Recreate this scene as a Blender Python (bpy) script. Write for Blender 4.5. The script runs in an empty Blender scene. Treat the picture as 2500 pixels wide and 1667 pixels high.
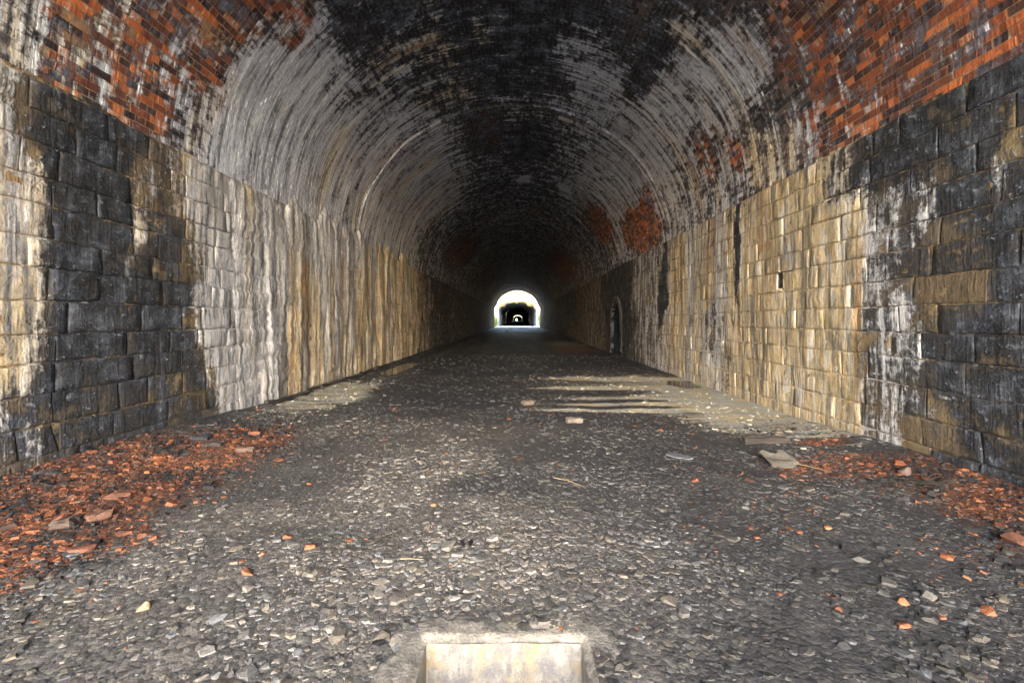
import bpy, math, random
import numpy as np
from mathutils import Vector

random.seed(7)
rng = np.random.default_rng(11)
R = math.radians
SC = bpy.context.scene
COL = SC.collection

# ------------------------------------------------------------------ camera
CAM_H = 1.36
cam_d = bpy.data.cameras.new('camera')
cam_d.sensor_fit = 'HORIZONTAL'
cam_d.sensor_width = 36.0
cam_d.lens = 14.4
cam_d.shift_x = -0.0058
cam_d.shift_y = -0.0210
cam_d.clip_start = 0.05
cam_d.clip_end = 4000
cam = bpy.data.objects.new('camera', cam_d)
cam.location = (0, 0, CAM_H)
cam.rotation_euler = (R(90), 0, 0)
COL.objects.link(cam)
SC.camera = cam

# ------------------------------------------------------------------ world, sun, exposure
SUN_ELEV, SUN_ANGLE, SUN_POWER = 18.0, 100.0, 1.5
MOUTH = -5.0                      # the open end of the tunnel, behind the photographer
w = bpy.data.worlds.new('World')
SC.world = w
w.use_nodes = True
nt = w.node_tree
bg = nt.nodes['Background']
sky = nt.nodes.new('ShaderNodeTexSky')
sky.sky_type = 'NISHITA'
sky.sun_disc = False
sky.sun_elevation = R(SUN_ELEV)
sky.sun_rotation = R(180)
nt.links.new(sky.outputs[0], bg.inputs[0])
bg.inputs[1].default_value = 0.12
sun_d = bpy.data.lights.new('sun', 'SUN')
sun_d.energy = SUN_POWER
sun_d.angle = R(SUN_ANGLE)
sun_d.color = (0.93, 0.965, 1.0)
sun = bpy.data.objects.new('sun', sun_d)
sun.rotation_euler = (R(90 - SUN_ELEV), 0, 0)
sun.location = (0, -30, 20)
COL.objects.link(sun)
SC.view_settings.view_transform = 'Standard'
SC.view_settings.look = 'None'
SC.view_settings.gamma = 1.0
SC.view_settings.use_curve_mapping = False
SC.view_settings.exposure = 4.35
SC.render.engine = 'CYCLES'
SC.cycles.use_denoising = True
SC.cycles.use_adaptive_sampling = True
SC.cycles.adaptive_threshold = 0.03
SC.cycles.max_bounces = 4
SC.cycles.diffuse_bounces = 3
SC.cycles.sample_clamp_indirect = 4.0

# ------------------------------------------------------------------ dimensions of the tunnel (metres)
CX, HW = -0.12, 4.0               # centre line and half width
ZS, RISE = 3.41, 3.45             # springing height, rise of the vault
XL, XR = CX - HW, CX + HW
Y_END = 72.0                      # far mouth
NICHE = (15.5, 17.0, 2.1)         # refuge in the right wall

_t = np.linspace(0, math.pi, 2001)
_px, _pz = -HW * np.cos(_t), RISE * np.sin(_t)
_S = np.concatenate([[0], np.cumsum(np.hypot(np.diff(_px), np.diff(_pz)))])
ARC = float(_S[-1])

# ------------------------------------------------------------------ numpy noise
def _hash(xi, yi, seed):
    h = (xi.astype(np.int64) * 374761393 + yi.astype(np.int64) * 668265263 + seed * 974634777) & 0xffffffff
    h = ((h ^ (h >> 13)) * 1274126177) & 0xffffffff
    h = ((h ^ (h >> 16)) * 2246822519) & 0xffffffff
    return ((h ^ (h >> 15)) & 0xffffff) / float(0xffffff)

def vn(x, y, seed=0):
    x = np.asarray(x, float); y = np.asarray(y, float)
    xi = np.floor(x); yi = np.floor(y)
    fx = x - xi; fy = y - yi
    fx = fx * fx * (3 - 2 * fx); fy = fy * fy * (3 - 2 * fy)
    a = _hash(xi, yi, seed); b = _hash(xi + 1, yi, seed)
    c = _hash(xi, yi + 1, seed); d = _hash(xi + 1, yi + 1, seed)
    return (a * (1 - fx) + b * fx) * (1 - fy) + (c * (1 - fx) + d * fx) * fy

def fbm(x, y, seed=0, oct=4):
    s = 0; a = 0.5; n = 0
    x = np.asarray(x, float); y = np.asarray(y, float)
    for k in range(oct):
        s = s + a * vn(x * 2 ** k + 13.7 * k, y * 2 ** k - 7.3 * k, seed + k); n += a; a *= 0.5
    return s / n

def sstep(a, b, x):
    t = np.clip((np.asarray(x, float) - a) / (b - a), 0, 1)
    return t * t * (3 - 2 * t)

# ------------------------------------------------------------------ mesh helpers
def mesh_np(name, verts, quads=None, tris=None, attrs=None, mat=None, smooth=False):
    """One mesh from numpy arrays; attrs: name -> array (N,), (N,3) or (N,4) on points."""
    me = bpy.data.meshes.new(name)
    verts = np.asarray(verts, np.float32).reshape(-1, 3)
    loops, starts, pos = [], [], 0
    if quads is not None and len(quads):
        q = np.asarray(quads, np.int32).reshape(-1, 4)
        loops.append(q.ravel()); starts.append(np.arange(len(q)) * 4); pos = q.size
    if tris is not None and len(tris):
        t = np.asarray(tris, np.int32).reshape(-1, 3)
        loops.append(t.ravel()); starts.append(pos + np.arange(len(t)) * 3)
    loops = np.concatenate(loops).astype(np.int32); starts = np.concatenate(starts).astype(np.int32)
    me.vertices.add(len(verts)); me.vertices.foreach_set('co', verts.ravel())
    me.loops.add(len(loops)); me.loops.foreach_set('vertex_index', loops)
    me.polygons.add(len(starts)); me.polygons.foreach_set('loop_start', starts)
    sm = np.zeros(len(starts), bool)
    if smooth is True: sm[:] = True
    elif smooth: sm[:smooth] = True          # only the first faces (a stone's front)
    me.polygons.foreach_set('use_smooth', sm)
    me.update(calc_edges=True)
    for k, a in (attrs or {}).items():
        a = np.asarray(a, np.float32)
        if a.ndim == 1:
            me.attributes.new(k, 'FLOAT', 'POINT').data.foreach_set('value', a)
        elif a.shape[1] == 3:
            me.attributes.new(k, 'FLOAT_VECTOR', 'POINT').data.foreach_set('vector', a.ravel())
        else:
            me.attributes.new(k, 'FLOAT_COLOR', 'POINT').data.foreach_set('color', a.ravel())
    if mat:
        me.materials.append(mat)
    return me

def link(name, me, parent=None, loc=(0, 0, 0), **props):
    o = bpy.data.objects.new(name, me)
    COL.objects.link(o)
    o.location = loc
    if parent:
        o.parent = parent
    for k, v in props.items():
        o[k] = v
    return o

def thing(name, label, cat, loc=(0, 0, 0), me=None, group=None, kind=None):
    o = link(name, me, None, loc)
    o['label'] = label; o['category'] = cat
    if group: o['group'] = group
    if kind: o['kind'] = kind
    return o

def grid_quads(nu, nv, keep=None):
    i, j = np.meshgrid(np.arange(nu - 1), np.arange(nv - 1), indexing='ij')
    a = i * nv + j
    q = np.stack([a, a + nv, a + nv + 1, a + 1], -1).reshape(-1, 4)
    if keep is not None:
        q = q[keep.ravel()]
    return q

# ------------------------------------------------------------------ node helpers
class NT:
    def __init__(s, name):
        s.m = bpy.data.materials.new(name); s.m.use_nodes = True
        s.t = s.m.node_tree; s.b = s.t.nodes['Principled BSDF']
    def n(s, typ, **kw):
        x = s.t.nodes.new(typ)
        for k, v in kw.items(): setattr(x, k, v)
        return x
    def put(s, sock, v):
        if isinstance(v, bpy.types.NodeSocket): s.t.links.new(v, sock)
        elif isinstance(v, (tuple, list)) and len(v) == 3 and sock.type == 'RGBA': sock.default_value = (*v, 1)
        else: sock.default_value = v
    def attr(s, name):
        return s.n('ShaderNodeAttribute', attribute_name=name)
    def math(s, op, a, b=0.0, clamp=False):
        x = s.n('ShaderNodeMath', operation=op, use_clamp=clamp)
        s.put(x.inputs[0], a); s.put(x.inputs[1], b); return x.outputs[0]
    def add(s, *a):
        r = a[0]
        for b in a[1:]: r = s.math('ADD', r, b)
        return r
    def mul(s, a, b): return s.math('MULTIPLY', a, b)
    def sub(s, a, b): return s.math('SUBTRACT', a, b)
    def mapr(s, v, a, b, c=0.0, d=1.0, smooth=True):
        x = s.n('ShaderNodeMapRange', interpolation_type='SMOOTHSTEP' if smooth else 'LINEAR')
        for i, q in enumerate((v, a, b, c, d)): s.put(x.inputs[i], q)
        return x.outputs[0]
    def mix(s, f, a, b, mode='MIX'):
        x = s.n('ShaderNodeMix', data_type='RGBA', blend_type=mode)
        s.put(x.inputs[0], f); s.put(x.inputs[6], a); s.put(x.inputs[7], b); return x.outputs[2]
    def scale(s, vec, k):
        x = s.n('ShaderNodeVectorMath', operation='MULTIPLY')
        s.put(x.inputs[0], vec); x.inputs[1].default_value = k; return x.outputs[0]
    def noise(s, vec, k=(1, 1, 1), detail=4, rough=0.55, dist=0.0):
        x = s.n('ShaderNodeTexNoise')
        s.put(x.inputs['Vector'], s.scale(vec, k) if k != (1, 1, 1) else vec)
        x.inputs['Scale'].default_value = 1.0
        x.inputs['Detail'].default_value = detail; x.inputs['Roughness'].default_value = rough
        x.inputs['Distortion'].default_value = dist
        return x.outputs['Fac']
    def voro(s, vec, scale, feature='F1'):
        x = s.n('ShaderNodeTexVoronoi', feature=feature)
        s.put(x.inputs['Vector'], vec); x.inputs['Scale'].default_value = scale
        return x
    def ramp(s, v, stops):
        x = s.n('ShaderNodeValToRGB'); e = x.color_ramp.elements
        while len(e) < len(stops): e.new(0.5)
        for q, (p, c) in zip(e, stops): q.position = p; q.color = (*c, 1)
        s.put(x.inputs[0], v); return x.outputs[0]
    def pos(s): return s.n('ShaderNodeNewGeometry').outputs['Position']
    def bump(s, h, strength, dist, normal=None):
        x = s.n('ShaderNodeBump'); x.inputs['Strength'].default_value = strength
        x.inputs['Distance'].default_value = dist; s.put(x.inputs['Height'], h)
        if normal is not None: s.put(x.inputs['Normal'], normal)
        return x.outputs[0]
    def out(s, col, rough, normal=None, spec=None):
        s.put(s.b.inputs['Base Color'], col); s.put(s.b.inputs['Roughness'], rough)
        if normal is not None: s.put(s.b.inputs['Normal'], normal)
        if spec is not None: s.b.inputs['Specular IOR Level'].default_value = spec
        return s.m

def masonry(name, kind):
    """Brick, mortar, stone or calcite: base colour, then soot, then lime that has run down the face."""
    N = NT(name)
    fl = N.attr('flow').outputs['Vector']
    mk = N.attr('masks')
    sp = N.n('ShaderNodeSeparateColor'); N.put(sp.inputs[0], mk.outputs['Color'])
    L, S, O = sp.outputs; C = mk.outputs['Alpha']
    tint = N.attr('tint').outputs['Fac']; dark = N.attr('dark').outputs['Fac']
    st1 = N.noise(fl, (6.5, 0.6, 1), 4, 0.62, 0.5)
    st2 = N.noise(fl, (26, 1.6, 1), 3, 0.6, 0.2)
    st3 = N.noise(fl, (2.2, 0.22, 3), 2, 0.5)
    st4 = N.noise(fl, (13, 1.1, 2), 3, 0.6, 0.25)
    blot = N.noise(fl, (3.3, 3.3, 1), 4, 0.65)
    fine = N.noise(fl, (55, 55, 1), 2, 0.6)
    mid = N.noise(fl, (16, 16, 1), 2, 0.6)
    if kind == 'brick':
        base = N.ramp(tint, [(0.0, (0.085, 0.036, 0.026)), (0.25, (0.20, 0.060, 0.030)), (0.55, (0.32, 0.092, 0.036)), (0.8, (0.42, 0.135, 0.048)), (1.0, (0.34, 0.16, 0.095))])
        dull = N.mix(N.mapr(N.add(N.mul(blot, .5), N.mul(tint, .5)), .3, .75), (0.042, 0.040, 0.044), (0.105, 0.088, 0.082))
        base = N.mix(N.mapr(O, .15, .55), dull, N.mix(1.0, base, (1.05, 1.0, .95), 'MULTIPLY'))
        base = N.mix(N.mapr(N.add(N.mul(mid, .6), N.mul(blot, .4)), .44, .66, 0, .8), base, (0.15, 0.062, 0.034))
    elif kind == 'mortar':
        base = N.mix(N.mapr(O, .2, .7), (0.07, 0.06, 0.055), (0.24, 0.125, 0.06))
        base = N.mix(N.mapr(mid, .4, .7, 0, .6), base, (0.30, 0.24, 0.16))
    elif kind == 'joint':
        base = N.mix(N.mapr(mid, .4, .65), (0.06, 0.048, 0.034), (0.19, 0.135, 0.07))
    else:
        base = N.ramp(tint, [(0.0, (0.030, 0.028, 0.028)), (0.4, (0.060, 0.052, 0.045)), (0.8, (0.10, 0.072, 0.045)), (1.0, (0.15, 0.11, 0.06))])
        base = N.mix(N.mapr(mid, .5, .75, 0, .6), base, (0.17, 0.11, 0.05))
    # soot, with paler bluish bloom
    soot = N.mix(N.mapr(N.add(blot, N.mul(N.sub(fine, .5), .6)), .45, .75), (0.0145, 0.015, 0.0175), (0.062, 0.066, 0.078))
    soot = N.mix(N.mapr(N.add(N.mul(mid, .4), N.mul(blot, .35), N.mul(st4, .25)), .535, .63, 0, .8), soot, (0.145, 0.152, 0.175))
    soot = N.mix(N.mapr(N.add(N.mul(mid, .5), N.mul(fine, .5)), .60, .68, 0, .7), soot, (0.26, 0.27, 0.31))
    if kind in ('brick', 'mortar'):
        soot = N.mix(N.mapr(N.add(N.mul(st4, .3), N.mul(blot, .45), N.mul(mid, .25)), .46, .60, 0, .75), soot, (0.090, 0.100, 0.130))
    if kind == 'stone':
        soot = N.mix(N.mapr(N.add(N.mul(st4, .45), N.mul(blot, .55)), .47, .62, 0, .6), soot, (0.050, 0.053, 0.062))
        soot = N.mix(N.mapr(N.add(N.mul(mid, .5), N.mul(blot, .5)), .46, .36, 0, .6), soot, (0.060, 0.044, 0.030))
    if kind == 'brick':
        f = N.add(N.mul(S, 1.0), N.mul(N.sub(blot, .5), 1.5), N.mul(O, -.26))
        sf = N.math('MAXIMUM', N.mapr(f, .42, .66, 0, .95), N.mul(dark, .93))
    elif kind == 'joint':
        sf = N.mapr(N.add(S, N.mul(N.sub(blot, .5), 2.4)), .50, .95, 0, .92)
    else:
        f = N.add(S, N.mul(N.sub(blot, .5), 1.5), N.mul(N.sub(mid, .5), .5))
        sf = N.mapr(f, .42, .85, 0, .95)
    if kind == 'mortar':
        sf = N.mul(sf, .74)
    col = N.mix(sf, base, soot)
    # lime
    x = N.add(L, N.mul(N.sub(st1, .5), 1.1), N.mul(N.sub(st4, .5), .65), N.mul(N.sub(blot, .5), .9), N.mul(N.sub(mid, .5), .7), N.mul(N.sub(fine, .5), .35))
    if kind == 'brick':
        x = N.add(x, N.mul(N.sub(tint, .5), .32))
    if kind == 'mortar':
        x = N.add(x, -.10)
    lf = N.mapr(x, .42, .78)
    cc = N.mapr(N.add(C, N.mul(N.sub(st3, .5), 1.6), N.mul(N.sub(st1, .5), .7)), .30, .85)
    lime = N.mix(cc, (0.44, 0.445, 0.50), (0.54, 0.40, 0.21))
    lime = N.mix(N.mapr(N.add(N.mul(st4, .65), N.mul(blot, .35)), .52, .38, 0, .82), lime, (0.15, 0.15, 0.158))
    lime = N.mix(N.mapr(mid, .52, .36, 0, .4), lime, (0.20, 0.18, 0.155))
    lime = N.mix(N.mapr(N.add(N.mul(st2, .6), N.mul(st1, .4)), .50, .62, 0, .85), lime, (0.66, 0.655, 0.66))
    lime = N.mix(N.mapr(N.add(st1, N.mul(N.sub(st2, .5), .9)), .50, .30, 0, .85), lime, (0.095, 0.097, 0.11))
    rust = N.noise(fl, (4.1, 0.16, 7), 1, 0.5)
    rf = N.mul(N.mapr(rust, .58, .68, 0, .7), N.mapr(C, .2, .6))
    lime = N.mix(rf, lime, (0.27, 0.135, 0.045))
    lime = N.mix(N.mapr(fine, .35, .65, 0, .35), lime, (0.22, 0.20, 0.175))
    if kind in ('brick', 'mortar'):
        lime = N.mix(1.0, lime, (0.97, 0.985, 1.0), 'MULTIPLY')
    if kind in ('stone', 'calcite', 'joint'):       # wall lime darkened in colour to offset the vault's weaker light
        lime = N.mix(1.0, lime, (0.83, 0.80, 0.745), 'MULTIPLY')
    col = N.mix(lf, col, lime)
    h = N.add(N.mul(st2, .5), N.mul(st4, .7), N.mul(mid, .8), N.mul(fine, .3), N.mul(lf, .35))
    nrm = N.bump(h, 0.75, {'calcite': .032, 'stone': .019}.get(kind, .016))
    rgh = N.mapr(sf, 0, 1, .92, .80, False)
    rgh = N.mapr(lf, 0, 1, rgh, .80, False)
    return N.out(col, rgh, nrm, .16)

M_BRICK = masonry('sooty_brick', 'brick')
M_MORTAR = masonry('old_mortar', 'mortar')
M_STONE = masonry('rock_faced_stone', 'stone')
M_JOINT = masonry('ochre_joint_mortar', 'joint')
M_CALCITE = masonry('calcite_flow', 'calcite')

def m_piece(name, rough=.7, grain=60, amt=.5, spec=.4):
    """Loose stones and rubble: colour from the piece, grain from noise."""
    N = NT(name)
    c = N.attr('col').outputs['Color']
    p = N.pos()
    a = N.noise(p, (grain, grain, grain), 3, .6)
    b = N.noise(p, (grain * 3.3,) * 3, 2, .6)
    k = N.mapr(N.add(N.mul(a, .65), N.mul(b, .35)), .3, .7, 1 - amt, 1 + amt, False)
    x = N.n('ShaderNodeVectorMath', operation='SCALE'); N.put(x.inputs[0], c); N.put(x.inputs[3], k)
    return N.out(x.outputs[0], N.mapr(a, .35, .65, rough - .18, rough + .12), N.bump(N.add(a, b), .5, .006), spec)

M_GRAVEL = m_piece('ballast_stone', .80, 70, .5, .28)
M_RUBBLE = m_piece('brick_chip', .85, 60, .45, .3)

def m_floor():
    N = NT('ballast_bed')
    mk = N.attr('masks')
    sp = N.n('ShaderNodeSeparateColor'); N.put(sp.inputs[0], mk.outputs['Color'])
    P, W, O = sp.outputs; D = mk.outputs['Alpha']
    p = N.pos()
    v = N.voro(p, 42); v2 = N.voro(p, 95)
    nz = N.noise(p, (2.2, 2.2, 1), 5, .6); fine = N.noise(p, (60, 60, 60), 3, .6)
    cell = N.n('ShaderNodeSeparateColor'); N.put(cell.inputs[0], v.outputs['Color'])
    c1 = N.ramp(N.add(N.mul(cell.outputs[0], .5), N.mul(P, .5), N.mul(N.sub(nz, .5), .4)),
                [(0, (.022, .021, .023)), (.35, (.050, .046, .044)), (.65, (.098, .089, .080)), (1, (.20, .18, .155))])
    c1 = N.mix(N.mul(D, .75), c1, (.018, .019, .024))
    oc = N.mix(N.mapr(cell.outputs[1], .2, .8), (.035, .022, .018), (.15, .056, .028))
    c1 = N.mix(N.mapr(N.add(O, N.mul(N.sub(nz, .5), .8), N.mul(N.sub(cell.outputs[2], .5), .5)), .35, .6), c1, oc)
    band = N.noise(p, (.9, 7.5, 1), 5, .62, .3)
    silt = N.mix(N.mapr(nz, .4, .65), (.27, .265, .245), (.36, .305, .195))
    wf = N.mapr(N.add(W, N.mul(N.sub(band, .5), 1.3), N.mul(N.sub(fine, .5), .7), N.mul(N.sub(cell.outputs[0], .5), .2)), .48, .72)
    c1 = N.mix(wf, c1, silt)
    h = N.add(N.mul(N.sub(1.0, v.outputs['Distance']), .5), N.mul(v2.outputs['Distance'], -.25), N.mul(fine, .25))
    return N.out(c1, N.mapr(nz, .4, .62, .55, .9), N.bump(h, .6, .013), .2)
M_FLOOR = m_floor()

def m_plain(name, a, b, rough=.8, k=(6, 6, 6), bump=.4, dist=.01, spec=.4):
    N = NT(name)
    o = N.n('ShaderNodeTexCoord').outputs['Object']
    n1 = N.noise(o, k, 6, .62); n2 = N.noise(o, tuple(5 * q for q in k), 4, .6)
    f = N.mapr(N.add(N.mul(n1, .7), N.mul(n2, .3)), .36, .64)
    return N.out(N.mix(f, a, b), N.mapr(n2, .3, .7, rough - .12, rough + .1), N.bump(N.add(n1, n2), bump, dist), spec)

M_SHELL = m_plain('dark_lining', (.03, .033, .04), (.075, .078, .085), .8, (1.2, .4, 1.2))
M_LINING = m_plain('haze_pale_lining', (.34, .40, .48), (.44, .50, .58), .85, (1.2, .3, 1.2))  # blue-grey paleness stands in for the glare veiling the second tunnel
M_PORTAL = m_plain('portal_sandstone', (.32, .25, .15), (.55, .48, .36), .85, (.8, .8, 2.5))
M_GROUND = m_plain('pale_gravel_ground', (.44, .44, .43), (.60, .60, .59), .9, (.7, .7, .7))
M_HILL = m_plain('dry_grass_hillside', (.16, .10, .04), (.36, .26, .13), .95, (.6, .6, .6), .8, .2)
M_BANK = m_plain('grassy_bank', (.05, .075, .02), (.17, .17, .06), .95, (1.2, 1.2, 1.2), .8, .15)

# ------------------------------------------------------------------ stains, with far-end light and dimness painted in: (along, up, r_along, r_up, lime, soot, orange, cream)
def stain(y, s, default, blobs, seed, warp=.35):
    y = np.asarray(y, float); s = np.asarray(s, float)
    wy = y + (fbm(y * .9, s * .9, seed) - .5) * 2 * warp * np.clip(y / 6, .7, 3)
    ws = s + (fbm(y * .9 + 40, s * .9, seed + 9) - .5) * 2 * warp
    m = np.empty(y.shape + (4,)); m[...] = default
    for (by, bs, ry, rs, *v) in blobs:
        d = np.sqrt(((wy - by) / ry) ** 2 + ((ws - bs) / rs) ** 2)
        k = sstep(1.42, .56, d)[..., None]
        m = m * (1 - k) + np.array(v) * k
    return m

VAULT_STAIN_LIGHT = [
    (27, 5.9, 12, 8, .52, .55, .2, .5), (45, 5.9, 16, 8, .54, .5, .24, .8), (68, 5.9, 7, 9, .50, .5, .38, 1.0),  # last blob paints brownish light onto the masonry near the far mouth
    (12.5, 1.5, 6.5, 3.0, .86, .45, .05, .40), (19, 1.5, 3, 2.4, .5, .65, .1, .4), (15, 6, 5, 2.0, .42, .66, .14, .3), (12.5, 9.9, 6.0, 2.2, .74, .45, .06, .3), (18.5, 9.9, 3, 2.0, .48, .65, .1, .4),
    (30, 9.6, 5, 1.2, .25, .6, .5, .6), (24, 2.2, 4, 1.2, .28, .6, .35, .5),
    (8.5, 1.0, 2.4, 1.7, .96, .4, .05, .36), (10.5, 1.8, 2.4, 1.9, .88, .5, .04, .40), (9.5, 2.9, 1.6, .9, .74, .6, .05, .25),
    (6.6, 2.1, 1.1, 1.2, .84, .45, .32, .12), (7.0, 1.7, 1.0, 1.0, .95, .4, .12, .12), (6.2, .9, .95, 1.2, 1.0, .35, .12, .22),
    (7.6, 2.7, .9, .45, .66, .7, .2, .2),
    (6.7, 3.55, 1.1, .6, .26, .9, .08, .2), (7.9, 3.4, .8, .45, .5, .7, .05, .7), (8.7, 3.6, .9, .6, .5, .75, .05, .4),
    (8.0, 4.4, .9, .6, .46, .8, .05, .75), (9.7, 4.4, .6, .7, .5, .7, .05, .8),
    (8.2, 5.9, 2.0, .95, .20, 1, .0, .2), (7.2, 6.1, 1.0, 1.5, .16, 1, .0, .2), (7.9, 5.25, .3, .35, .52, .7, 0, .7),
    (10.5, 6, .16, 2.6, .46, .7, .0, .2), (9.2, 5.9, .4, .5, .38, .9, 0, .3),
    (11.8, 5.0, 1.3, .6, .15, .75, .36, .3), (12.5, 6.4, 1.4, .6, .15, .9, .05, .2),
    (8.3, 7.35, .9, .55, .66, .75, .05, .12), (9.3, 7.9, 1.5, .6, .72, .7, .05, .15), (10.6, 7.8, .8, .8, .64, .7, .05, .2),
    (7.7, 8.65, .9, .35, .12, 1, .04, .2), (6.4, 9.0, .5, .35, .62, .6, .1, .5),
    (6.6, 9.75, 1.0, .65, .84, .45, .06, .4), (7.9, 9.6, 1.5, .9, .74, .5, .05, .25), (10.5, 9.4, 2.0, .9, .80, .5, .05, .3),
    (8.6, 11.0, 2.4, .9, .68, .5, .10, .45),
    (4.95, 1.95, .5, .65, .3, .6, .55, .3), (4.3, .75, 1.05, .95, .37, .60, .80, .5), (3.6, 1.1, .7, .8, .35, .60, .75, .5),
    (5.75, 2.45, .35, .4, .5, .5, .5, .3), (5.1, .3, .35, .5, .62, .6, .25, .4),
    (3.05, .3, .40, 1.0, .72, .5, .15, .6), (4.0, .45, .10, .45, .75, .6, .2, .3), (4.7, .8, .07, .35, .72, .6, .3, .3),
    (5.0, 10.1, .7, .65, .26, .58, .55, .3), (4.3, 10.7, .9, .65, .40, .68, .58, .3), (3.3, 11.0, .9, .9, .24, .57, .86, .4),
    (5.2, 11.3, .8, .35, .42, .5, .55, .4), (4.6, 11.45, .4, .2, .4, .5, .6, .4), (6.2, 11.35, .8, .45, .68, .5, .2, .65),
    (7.0, 11.0, .3, .35, .42, .5, .6, .3), (7.9, 10.6, .35, .6, .40, .6, .5, .3),
    (12.4, 11.0, 1.6, .75, .24, .52, .8, .4), (16.3, 9.8, 1.4, .8, .24, .55, .7, .4),
    (15.9, 6.2, .45, .28, .85, .5, 0, .1), (16.0, 7.95, .6, .3, .88, .5, 0, .1)]
LEFT_STAIN_LIGHT = [
    (22, 1.7, 5, 4, .34, .8, 0, .7), (26.5, 1.7, 1.5, 3, .40, .7, 0, .3), (23.2, 1.7, .9, 4, .02, 1.1, 0, .2), (42, 1.7, 16, 4, .34, .8, 0, .8),  # soot here is also deepened to paint the far dimness
    (16.5, 1.7, 2.6, 4, .60, .5, 0, .85), (68, 1.7, 7, 4, .5, .5, 0, 1),  # last blob paints the brownish light by the far mouth
    (9.5, 1.7, 3.0, 5, 1.0, .2, 0, .66), (13.5, 1.7, 2.5, 5, .95, .3, 0, .80), (6.3, 1.7, 1.0, 5, 1.0, .3, 0, .30),
    (8.6, 3.3, 3.2, .75, 1.0, .3, 0, .28), (5.7, 3.1, .7, .8, .95, .3, 0, .4),
    (4.35, 1.0, .85, 1.5, .03, .92, 0, .3), (4.05, 2.4, .62, 1.3, .06, .95, 0, .3), (4.6, .3, .8, .8, .05, .75, 0, .6),
    (4.55, 2.7, .16, .5, .6, .5, 0, .6), (4.42, 2.1, .06, .22, .8, .5, 0, .1),
    (3.1, 1.9, .42, 2.2, 1.0, .3, 0, .85), (3.15, .2, .5, .5, .45, .7, 0, .4)]
RIGHT_STAIN_LIGHT = [
    (22, 1.5, 4, 4, .42, .7, 0, 1), (28, 1.5, 3, 4, .40, .65, 0, 1), (44, 1.5, 14, 4, .36, .8, 0, .9), (68, 1.5, 7, 4, .5, .5, 0, 1),  # far soot also paints dimness; last blob, the far mouth's brownish light
    (15.6, 1.7, 2.3, 4, .12, .92, 0, .4), (11.8, 1.7, 2.0, 4, .58, .62, 0, .25), (9.2, 1.7, 1.9, 4, .90, .35, 0, .58),
    (5.7, 1.6, 1.7, 4, 1.05, .2, 0, 1.1), (7.25, 2.7, .13, 1.1, .0, 1, 0, .2), (8.4, 1.0, .3, .7, .6, .6, 0, .1),
    (10.9, 2.2, .25, 1.3, .2, .9, 0, .2), (4.9, 3.2, .5, .5, .55, .6, 0, .5),
    (4.2, 1.6, .40, 2.6, .58, .62, 0, .12), (3.2, 1.7, .72, 2.8, .10, .86, 0, .3), (3.75, 1.9, .28, .35, .12, .35, 0, .8), (3.8, .3, .25, .35, .15, .4, 0, .9),
    (4.2, 3.3, .6, .5, .25, .9, 0, .3), (3.35, 2.6, .1, .3, .6, .6, 0, .2)]

# ------------------------------------------------------------------ vault geometry
def vault_step(Y):
    return .035 * (Y > 10.5) + .05 * (Y > 31.0) + .05 * (Y > 44) - .04 * (Y > 51) + .07 * (Y > 58.8) + .06 * (Y > 64.5) + .10 * (Y > 69.5)

def vault_point(Y, s, r):
    """Point on the vault: Y along the tunnel, s arc length from the left springing, r inwards."""
    Y = np.asarray(Y, float)
    th = np.interp(s, _S, _t)
    c, sn = np.cos(th), np.sin(th)
    nx, nz = RISE * c, -HW * sn
    l = np.hypot(nx, nz)
    r = r + vault_step(Y) * np.clip(np.minimum(s, ARC - s) / .8, .12, 1) + (fbm(Y * .45, np.asarray(s) * .6, 3, 3) - .5) * .09 * np.minimum(1, np.minimum(s, ARC - s) / .6)
    return np.stack([CX - HW * c + nx / l * r, Y + 0 * r, ZS + RISE * sn + nz / l * r], -1)

def project(P):
    d = np.maximum(P[..., 1], .05)
    return 1264.5 + 1000 * P[..., 0] / d, 781 - 1000 * (P[..., 2] - CAM_H) / d

def shown_size(front):
    """Area in the photo of a quad (n,4,3), 0 outside the frame."""
    x, y = project(front)
    a = .5 * np.abs((x[:, 2] - x[:, 0]) * (y[:, 3] - y[:, 1]) - (x[:, 3] - x[:, 1]) * (y[:, 2] - y[:, 0]))
    cx, cy = x.mean(1), y.mean(1)
    ok = (front[..., 1].min(1) > .5) & (cx > 0) & (cx < 2500) & (cy > 0) & (cy < 1667)
    return np.where(ok, a, 0)

BRICK_Q = np.array([[0, 1, 2, 3], [0, 4, 5, 1], [1, 5, 6, 2], [2, 6, 7, 3], [3, 7, 4, 0]])

vault = thing('brick_vault', 'sooty red brick vault arching over the tunnel, white with lime on its left side', 'vault', (CX, 2, ZS))
VO = np.array([CX, 2, ZS])
ys0, ys1, ss0, ss1 = [], [], [], []
pitch = ARC / round(ARC / .0805)
ncourse = round(ARC / pitch)
BR_END = 69.4
for j in range(ncourse):
    step = .2345 if j % 2 == 0 else .1172
    off = 2.0 + (.0586 if j % 2 else 0) + .0 + rng.uniform(-.01, .01)
    y = off
    e = np.arange(off, BR_END, step)
    n = len(e)
    jit = rng.normal(0, .0035, n)
    a = e + jit; b = np.append(a[1:], e[-1] + step)
    ys0.append(a + .005); ys1.append(b - .005)
    ss0.append(np.full(n, j * pitch + .0045)); ss1.append(np.full(n, (j + 1) * pitch - .0045))
ys0, ys1, ss0, ss1 = map(np.concatenate, (ys0, ys1, ss0, ss1))
nb = len(ys0)
tint = rng.random(nb)
r0 = rng.normal(0, .0018, nb)
mB = stain((ys0 + ys1) / 2, (ss0 + ss1) / 2, (.25, .55, .1, .3), VAULT_STAIN_LIGHT, 21)
spall = (rng.random(nb) < .03)
r0 = np.where(spall, r0 - rng.uniform(.006, .022, nb), r0)
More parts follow.
